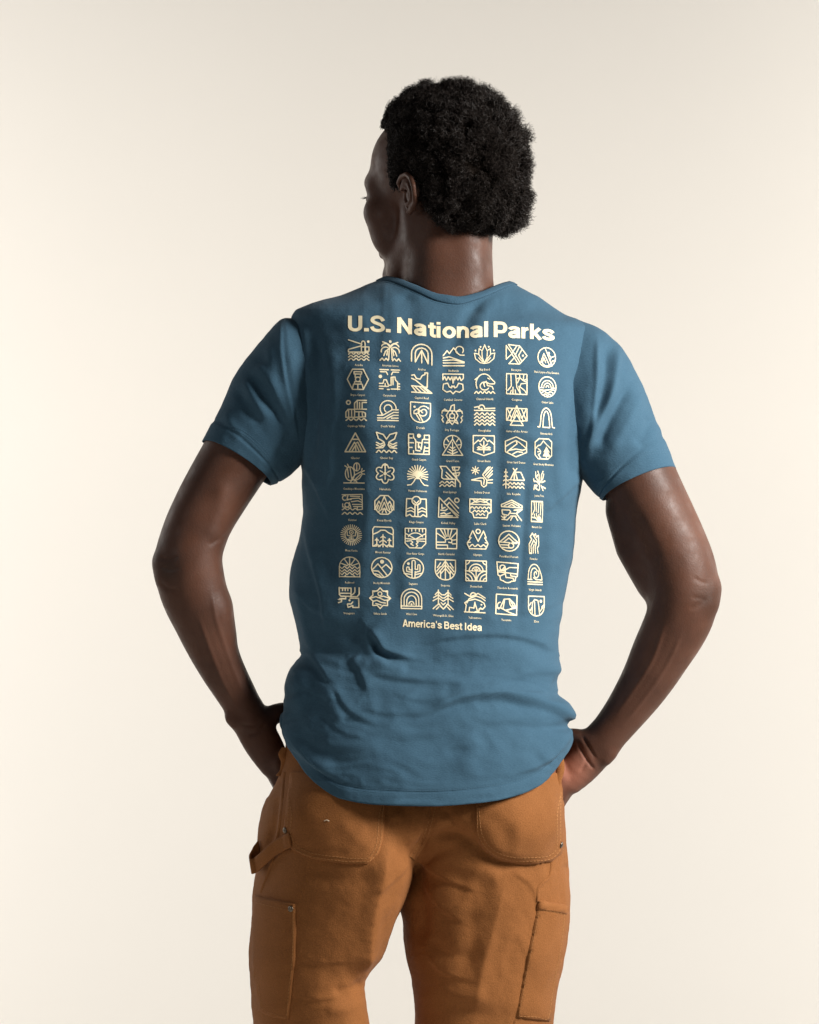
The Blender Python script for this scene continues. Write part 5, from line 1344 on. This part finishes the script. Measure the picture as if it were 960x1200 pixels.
  I(.15).p(*([(-.95, .95), (-.95, 0)] + arc(0, 0, .95, .92, 180, 360) + [(.95, .95), (-.95, .95)])).p((-.95, .72), (.95, .72)).p(*([(-.68, .72), (-.68, .05)] + arc(0, .05, .68, .66, 180, 360) + [(.68, .72)])).p(*([(-.44, .72)] + arc(0, .3, .44, .58, 180, 360) + [(.44, .72)])).p(*arc(0, .55, .24, .28, 180, 360)).dot(0, .55, .1),
  I(.15).p((-.45, -.95), (-.45, .45)).p((.45, -.95), (.45, .45)).p((-.75, -.5), (-.45, -.8), (-.15, -.5), (.15, -.5), (.45, -.8), (.75, -.5)).p((-.9, -.2), (-.45, -.5), (-.1, -.2), (.1, -.2), (.45, -.5), (.9, -.2)).p((-.95, .1), (-.45, -.2), (0, .1), (.45, -.2), (.95, .1)).p((-.95, .85), (-.4, .35), (.0, .85), (.3, .55)).p((.95, .85), (.4, .35), (0, .85), (-.3, .55)).p((-.65, .9), (-.4, .65)).p((.65, .9), (.4, .65)).p((-.2, .25), (0, .45), (.2, .25)),
  I(.15).p((-.95, -.8), (-.4, -.5), (.3, -.85), (.95, -.45)).a(-.15, -.65, .25, .25, 180, 360).p((-.9, .95), (-.8, .3), (-.95, .1), (-.7, -.1), (.0, -.3), (.5, -.15), (.85, .05), (.95, .35), (.7, .65), (.5, .5)).p((-.75, .1), (-.55, -.3), (.1, -.6), (.6, -.45), (.95, -.2)).p((-.55, .9), (-.5, .5), (-.1, .55), (0, .0)).p((0, .1), (.25, .85), (.0, .9)).p((.35, .9), (.4, .6), (.75, .6)).p((-.98, .95), (.95, .95)).dot(.6, .2, .08),
  I(.15).z((-.92, -.95), (.98, -.9), (.95, .98), (-.98, .9)).p((-.55, .3), (-.2, -.5), (.3, -.55), (.75, -.1), (.85, .3), (.3, .45), (-.1, .55), (-.55, .3)).p((-.15, -.5), (-.3, .4)).p((.25, -.55), (.35, .0), (.6, .3)).p((.35, -.5), (.75, .35)).a(-.55, .15, .28, .35, 120, 270).p((-.9, .35), (-.5, .35), (.3, .75), (.9, .95)).p((.0, .6), (.9, .15)),
  I(.16).p(*([(-.92, .1), (-.92, -.9), (.95, -.9), (.95, .1)] + arc(0, .1, .93, .85, 0, 180))).p((-.5, .7), (-.45, -.3), (-.2, -.6), (.2, -.5), (.3, .0), (.4, .85)).p((-.2, -.4), (-.15, .85)).p((-.85, .0), (-.6, -.3)).p((-.7, .45), (-.55, .2)).dot(.55, -.45, .16).p((.45, .5), (.8, .1)).p((.9, -.1), (.65, .1))],
]
CEN = [
 [(420.6, 410.3), (457.5, 411), (494.3, 415.4), (531.7, 417), (568, 415.5), (605.2, 416), (640.6, 419)],
 [(419.6, 444.6), (456.6, 445.3), (494.3, 448.2), (531, 450.3), (568, 449.4), (605.6, 450.2), (641.4, 453.4)],
 [(417.7, 481), (454.9, 481.3), (492.8, 483.2), (530, 485.8), (568, 486.3), (605.6, 487.3), (640, 490)],
 [(416.7, 518.4), (453.1, 518.4), (491, 520.3), (530.5, 522), (567, 522), (604.7, 523.6), (636.7, 526)],
 [(415.2, 554.5), (451.5, 555), (489.5, 557), (527.5, 558.4), (565, 558.8), (602, 560.6), (631.7, 562.7)],
 [(413.3, 591), (450.5, 591.6), (488, 593.5), (525.5, 594.7), (563, 595.5), (599.7, 597.8), (629, 599.4)],
 [(412, 626.9), (449, 629), (487, 630.6), (523.3, 631), (559.7, 631.9), (596.4, 634), (625.3, 636.6)],
 [(410, 664.4), (447.5, 665), (484.4, 665.8), (522, 667.8), (558, 669), (594.7, 671), (627, 673)],
 [(409.2, 700.3), (445.6, 701), (482.3, 701.4), (519.5, 703.3), (556.6, 705.8), (593.3, 708.4), (628.3, 710)]]
HW7 = [11.2, 10.6, 10.3, 10.2, 7.6, 7.2, 7.0, 9.0, 9.8]
NAMES = """Acadia|American Samoa|Arches|Badlands|Big Bend|Biscayne|Black Canyon of the Gunnison
Bryce Canyon|Canyonlands|Capitol Reef|Carlsbad Caverns|Channel Islands|Congaree|Crater Lake
Cuyahoga Valley|Death Valley|Denali|Dry Tortugas|Everglades|Gates of the Arctic|Gateway Arch
Glacier|Glacier Bay|Grand Canyon|Grand Teton|Great Basin|Great Sand Dunes|Great Smoky Mountains
Guadalupe Mountains|Haleakala|Hawaii Volcanoes|Hot Springs|Indiana Dunes|Isle Royale|Joshua Tree
Katmai|Kenai Fjords|Kings Canyon|Kobuk Valley|Lake Clark|Lassen Volcanic|Mammoth Cave
Mesa Verde|Mount Rainier|New River Gorge|North Cascades|Olympic|Petrified Forest|Pinnacles
Redwood|Rocky Mountain|Saguaro|Sequoia|Shenandoah|Theodore Roosevelt|Virgin Islands
Voyageurs|White Sands|Wind Cave|Wrangell-St. Elias|Yellowstone|Yosemite|Zion""".split('\n')
NAMES = [r.split('|') for r in NAMES]


def stroke_faces(pts, closed, w, step):
    """stroke -> quads plus round joints, as 2D faces"""
    out = []
    P = [np.array(p, float) for p in pts]
    if closed:
        P.append(P[0])
    for a, b in zip(P[:-1], P[1:]):
        L = np.hypot(*(b - a))
        if L < 1e-4:
            continue
        t = (b - a) / L; n = np.array([-t[1], t[0]]) * w / 2
        k = max(1, int(math.ceil(L / step)))
        for i in range(k):
            p, q = a + (b - a) * i / k, a + (b - a) * (i + 1) / k
            out.append([p - n, q - n, q + n, p + n])
    for i, c in enumerate(P if not closed else P[:-1]):
        r = w / 2
        out.append([c + r * np.array([math.cos(g), math.sin(g)]) for g in np.arange(6) * math.pi / 3 + 0.1])
    return out


def lay(faces2, mapper, name, parent, lift=LIFT):
    """union of 2D faces laid on the shirt"""
    vs, fs = [], []
    for f in faces2:
        b0 = len(vs); ar = 0
        for p, q in zip(f, f[1:] + f[:1]):
            ar += p[0] * q[1] - q[0] * p[1]
        f = f if ar > 0 else f[::-1]
        vs += [Vector((float(p[0]), float(p[1]))) for p in f]
        fs.append(list(range(b0, b0 + len(f))))
    r = delaunay_2d_cdt(vs, [], fs, 0, 1e-5)
    # keep the triangles whose centre lies in one of the stroke pieces
    rv = np.array([tuple(v) for v in r[0]]); ta = np.array([list(t) for t in r[2]])
    cc = rv[ta].mean(1)
    ok = np.zeros(len(ta), bool)
    for f in fs:
        q = np.array([tuple(vs[i]) for i in f]); m = np.zeros(len(ta), bool)
        for a_, b_ in zip(q, np.roll(q, -1, 0)):
            dy = b_[1] - a_[1]
            if dy:
                m ^= ((a_[1] > cc[:, 1]) != (b_[1] > cc[:, 1])) & (cc[:, 0] < (b_[0] - a_[0]) * (cc[:, 1] - a_[1]) / dy + a_[0])
        ok |= m
    tri = [tuple(int(i) for i in t) for t in ta[ok]]
    V = []
    for p in r[0]:
        loc, nor = SK_S.hit(*mapper(p.x, p.y))
        V.append(tuple(loc + nor * lift))
    o = mesh_obj(name, V, tri, M_PRINT, parent)
    return fix_up(o)


def fix_up(o):
    me = o.data
    if len(me.polygons) and sum(p.normal.y * p.area for p in me.polygons) > 0:
        me.flip_normals()
    return o


def text_mesh(s, bold=0.0, res=3):
    cu = bpy.data.curves.new('lettering', 'FONT'); cu.body = s; cu.size = 1.0; cu.resolution_u = res; cu.offset = bold
    cu.fill_mode = 'FRONT'
    ob = bpy.data.objects.new('lettering', cu); COL.objects.link(ob)
    bpy.context.view_layer.update()
    dg = bpy.context.evaluated_depsgraph_get()
    me = ob.evaluated_get(dg).to_mesh()
    V = np.array([tuple(v.co)[:2] for v in me.vertices]); Fc = [list(p.vertices) for p in me.polygons]
    ob.evaluated_get(dg).to_mesh_clear()
    bpy.data.objects.remove(ob); bpy.data.curves.remove(cu)
    return V, Fc


def text_on(words, name, parent, cut, bold, res=3):
    """words: (string, mapper from 0..1 x and cap-height units y up)"""
    bm = bmesh.new()
    for s, mp in words:
        V, Fc = text_mesh(s, bold, res)
        capV, _ = text_mesh('H', bold, 2)
        cap = capV[:, 1].max(); x0, x1 = V[:, 0].min(), V[:, 0].max()
        b2 = bmesh.new()
        vv = [b2.verts.new(((v[0] - x0) / (x1 - x0), v[1] / cap, 0)) for v in V]
        for f in Fc:
            try:
                b2.faces.new([vv[i] for i in f])
            except ValueError:
                pass
        bmesh.ops.triangulate(b2, faces=b2.faces)
        for v in b2.verts:
            x, y = mp(v.co.x, v.co.y); v.co = (x, y, 0)
        for _ in range(4):
            e = [e for e in b2.edges if e.calc_length() > cut]
            if not e:
                break
            bmesh.ops.subdivide_edges(b2, edges=e, cuts=1)
            bmesh.ops.triangulate(b2, faces=b2.faces)
        for v in b2.verts:
            loc, nor = SK_S.hit(v.co.x, v.co.y); v.co = loc + nor * LIFT
        me = bpy.data.meshes.new('t'); b2.to_mesh(me); b2.free(); bm.from_mesh(me); bpy.data.meshes.remove(me)
    me = bpy.data.meshes.new(name); bm.to_mesh(me); bm.free(); me.materials.append(M_PRINT)
    for p in me.polygons:
        p.use_smooth = True
    o = bpy.data.objects.new(name, me); COL.objects.link(o); o.parent = parent
    return fix_up(o)


# heavy grotesque letters: square-ended strokes, x height 0.72, cap height 1, y up; each glyph (advance, strokes)
def glyphs(w):
    h = w / 2
    X = 0.735                                   # x height

    def bowl(cx, cy, rx, ry, a0, a1, n=15):
        return [(cx + rx * math.cos(g * CT), cy + ry * math.sin(g * CT)) for g in np.linspace(a0, a1, n)]

    def ring(cx, cy, rx, ry):
        return bowl(cx, cy, rx, ry, 0, 360, 25)
    xc = X / 2; xr = xc - h + .015
    G = {}
    G['U'] = (.80, [[(h, 1), (h, .36)] + bowl(.36, .33, .36 - h, .33 - h + .015, 180, 360)[1:-1] + [(.72 - h, .36), (.72 - h, 1)]])
    G['.'] = (.34, [[(.13, 0), (.13, .21)]])
    sb = [(.635, .70)] + bowl(.345, .735, .255, .28 - h + .015, 15, 200, 14) + [(.20, .58), (.34, .52), (.48, .46)] + bowl(.355, .265, .27, .28 - h + .015, 40, -165, 15) + [(.06, .31)]
    G['S'] = (.76, [sb])
    G['N'] = (.83, [[(h, 0), (h, 1)], [(.73 - h, 0), (.73 - h, 1)], [(h * .9, .98), (.73 - h * .9, .02)]])
    G['P'] = (.74, [[(h, 0), (h, 1)], [(h, 1 - h * .93), (.40, 1 - h * .93)] + bowl(.40, (1.36 - h * .93) / 2, .19, (.64 - h * .93) / 2, 85, -85, 11) + [(h, .36)]])
    G['B'] = (.78, [[(h, 0), (h, 1)], [(h, 1 - h * .9), (.40, 1 - h * .9)] + bowl(.40, (1.52 - h * .9) / 2, .17, (.48 - h * .9) / 2, 85, -85, 9) + [(h, .52)], [(.40, .52)] + bowl(.42, (.52 + h * .9) / 2, .20, (.52 - h * .9) / 2, 85, -85, 9) + [(h, h * .9)]])
    G['A'] = (.80, [[(.10, 0), (.38, .98)], [(.66, 0), (.38, .98)], [(.17, .28), (.59, .28)]])
    G['I'] = (.36, [[(h + .04, 0), (h + .04, 1)]])
    G['l'] = (.30, [[(h + .01, 0), (h + .01, 1)]])
    G['i'] = (.30, [[(h + .01, 0), (h + .01, X)], [(h + .01, .84), (h + .01, 1.0)]])
    G['n'] = (.66, [[(h, 0), (h, X)], [(h, .44)] + bowl(.31, .42, .29 - h, .32 - h + .01, 170, 0, 11) + [(.60 - h, 0)]])
    G['m'] = (.98, [[(h, 0), (h, X)], [(h, .44)] + bowl(.285, .42, .265 - h, .32 - h + .01, 170, 0, 11) + [(.53 - h, 0)],
                    [(.53 - h, .44)] + bowl(.66, .42, .265 - h, .32 - h + .01, 170, 0, 11) + [(.92 - h, 0)]])
    G['r'] = (.43, [[(h, 0), (h, X)], [(h, .42)] + bowl(.36, .38, .36 - h, .36 - h * .95, 170, 92, 8)])
    G['o'] = (.70, [ring(.33, xc, .33 - h, xr)])
    G['e'] = (.67, [[(.05, .40), (.60, .40)], bowl(.33, xc, .33 - h, xr, 5, 318, 22)])
    G['c'] = (.64, [bowl(.33, xc, .33 - h, xr, 35, 325, 20)])
    G['d'] = (.70, [[(.62 - h, 0), (.62 - h, 1)], ring(.315, xc, .31 - h, xr)])
    G['a'] = (.66, [bowl(.30, .50, .235, .24 - h + .015, 165, 40, 9) + [(.55 - h * .6, .46), (.55 - h * .6, 0)],
                    [(.50, .425), (.34, .41)] + bowl(.25, .21, .25 - h * .95, .215 - h * .9 + .01, 70, 300, 14) + [(.42, .12), (.50, .22)]])
    G['t'] = (.42, [[(.20, .92), (.20, .22)] + bowl(.20 + .13, .20, .13, .20 - h * .92, 190, 270, 6) + [(.40, h * .9)], [(.02, X - h * .8), (.40, X - h * .8)]])
    G['k'] = (.64, [[(h, 0), (h, 1)], [(h, .26), (.50, X)], [(.24, .40), (.53, 0)]])
    G['s'] = (.60, [[(.52, .50)] + bowl(.285, .535, .195, .20 - h * .95 + .01, 25, 195, 11) + [(.17, .43), (.29, .375), (.40, .33)] + bowl(.295, .20, .215, .20 - h * .95 + .01, 35, -160, 12) + [(.06, .235)]])
    G["'"] = (.27, [[(.12, .68), (.12, 1.0)]])
    G[' '] = (.30, [])
    return G


def lettering(words, name, w, narrow=1.0):
    G = glyphs(w)
    faces, maps = [], []
    shift = 0
    spans = []
    for sidx, (txt, mp) in enumerate(words):
        x = 0; loc = []
        for ch in txt:
            adv, st = G[ch]
            sw = w * (1.2 if ch in ".i" and False else 1.0)
            for pts in st:
                P = [np.array((p[0] + x, p[1]), float) for p in pts]
                ww = 0.24 if ch == '.' else (w * .8 if ch in "'" else w)
                loc += butt(P, ww)
            x += adv
        xs = np.array([q[0] for f in loc for q in f])
        x0, x1 = xs.min(), xs.max()
        for f in loc:
            faces.append([np.array(((q[0] - x0) / (x1 - x0) + 10 * sidx, q[1] * .3)) for q in f])
        spans.append(mp)

    def mapper(x, y):
        k = min(len(spans) - 1, max(0, int((x + 5) // 10)))
        return spans[k](x - 10 * k, y / .3)
    return lay(faces, mapper, name, shirt, LIFT)


def butt(P, w):
    """square-ended mitred stroke as short quads"""
    D = [P[0]]
    for a, b in zip(P[:-1], P[1:]):
        n = max(1, int(np.hypot(*(b - a)) / .22))
        D += [a + (b - a) * (i + 1) / n for i in range(n)]
    n = len(D); L = []
    for i in range(n):
        d1 = D[i] - D[i - 1] if i > 0 else D[1] - D[0]
        d2 = D[i + 1] - D[i] if i < n - 1 else D[-1] - D[-2]
        d1 = d1 / (np.hypot(*d1) + 1e-9); d2 = d2 / (np.hypot(*d2) + 1e-9)
        t = d1 + d2; t /= np.hypot(*t) + 1e-9
        k = min(1.6, 1 / max(.4, float(t @ d1)))
        L.append(np.array([-t[1], t[0]]) * w / 2 * k)
    return [[D[i] - L[i], D[i + 1] - L[i + 1], D[i + 1] + L[i + 1], D[i] + L[i]] for i in range(n - 1)]


BL = pchip([(400, 388.3), (430, 388.5), (466, 390.3), (490, 393), (515, 396), (540, 396.3), (572, 395), (600, 396), (625, 397.5), (655, 400)])
CAP = pchip([(400, 18.2), (500, 18.4), (570, 18.2), (650, 17.4)])


def tmap(x0, x1):
    def f(u, v):
        x = x0 + (x1 - x0) * u
        return x, float(BL(x)) - v * float(CAP(x))
    return f


lettering([('U.S.', tmap(408, 458)), ('National', tmap(465.5, 572)), ('Parks', tmap(578.6, 650))], 'printed_title', 0.195)
BL2 = pchip([(470, 734.2), (500, 735.6), (530, 737.5), (565, 739.6)])


def gmap(u, v):
    x = 472 + 92.5 * u
    return x, float(BL2(x)) - v * 8.6


lettering([("America's Best Idea", gmap)], 'printed_tagline', 0.175)

for r in range(9):
    for c in range(7):
        ic = ICONS[r][c]; cx, cy = CEN[r][c]
        hw = 12.6 if c < 6 else HW7[r]
        hv = 12.4
        nx = CEN[r][min(c + 1, 6)][0] - CEN[r][max(c - 1, 0)][0]; ny = CEN[r][min(c + 1, 6)][1] - CEN[r][max(c - 1, 0)][1]
        sl = 0.7 * ny / nx
        fs = []
        for pts, cl, w in ic.s:
            fs += stroke_faces(pts, cl, w * .74, 0.4)
        for dpts in ic.d:
            fs.append([np.array(p, float) for p in dpts])
        lay(fs, lambda x, y: (cx + x * hw, cy + y * hv + sl * x * hw), 'printed_icon', shirt)
        nm = NAMES[r][c]
        cw = min(len(nm) * 1.22 + 2, 31) * (hw / 12.6) ** 0.7
        ybase = cy + (18.8 if r < 1 else 19.4)
        text_on([(nm, lambda u, v: (cx - cw / 2 + cw * u, ybase + sl * (u - .5) * cw - v * 2.5))], 'printed_caption', shirt, 6, 0.01, 1)

NL = [(x, float(COLLB(x)) + 3.0) for x in np.linspace(452, 594, 24)]
ribbon(SK_S, NL, 0.8, 0.0004, 'neck_stitching', M_SEAM, shirt, 2, (2.0, 1.0), smooth=False)
# twin-needle stitching on hem, sleeves and neck
HL = [(x, float(HEM(x))) for x in np.linspace(352, 650, 40)]
for q in (14.5, 18.0):
    ribbon(SK_S, [(x, y - q) for x, y in HL], 0.8, 0.0003, 'hem_stitching', M_SEAM, shirt, 2, (2.0, 1.0), smooth=False)
SK_SL = Skin([LS, RS])
for q in (0, 3.0):
    ribbon(SK_SL, [(255 + q * .45, 499 - q), (278 + q * .45, 505 - q), (303 + q * .45, 523 - q), (322 + q * .45, 546 - q), (329 + q * .4, 556 - q)], 0.8, 0.0003, 'sleeve_stitching', M_SEAM, shirt, 2, (2.0, 1.0))
    ribbon(SK_SL, [(781 - q * .4, 530 - q), (758 - q * .4, 533 - q), (732 - q * .4, 547 - q), (713 - q * .4, 558 - q), (699 - q * .4, 568 - q)], 0.8, 0.0003, 'sleeve_stitching', M_SEAM, shirt, 2, (2.0, 1.0))
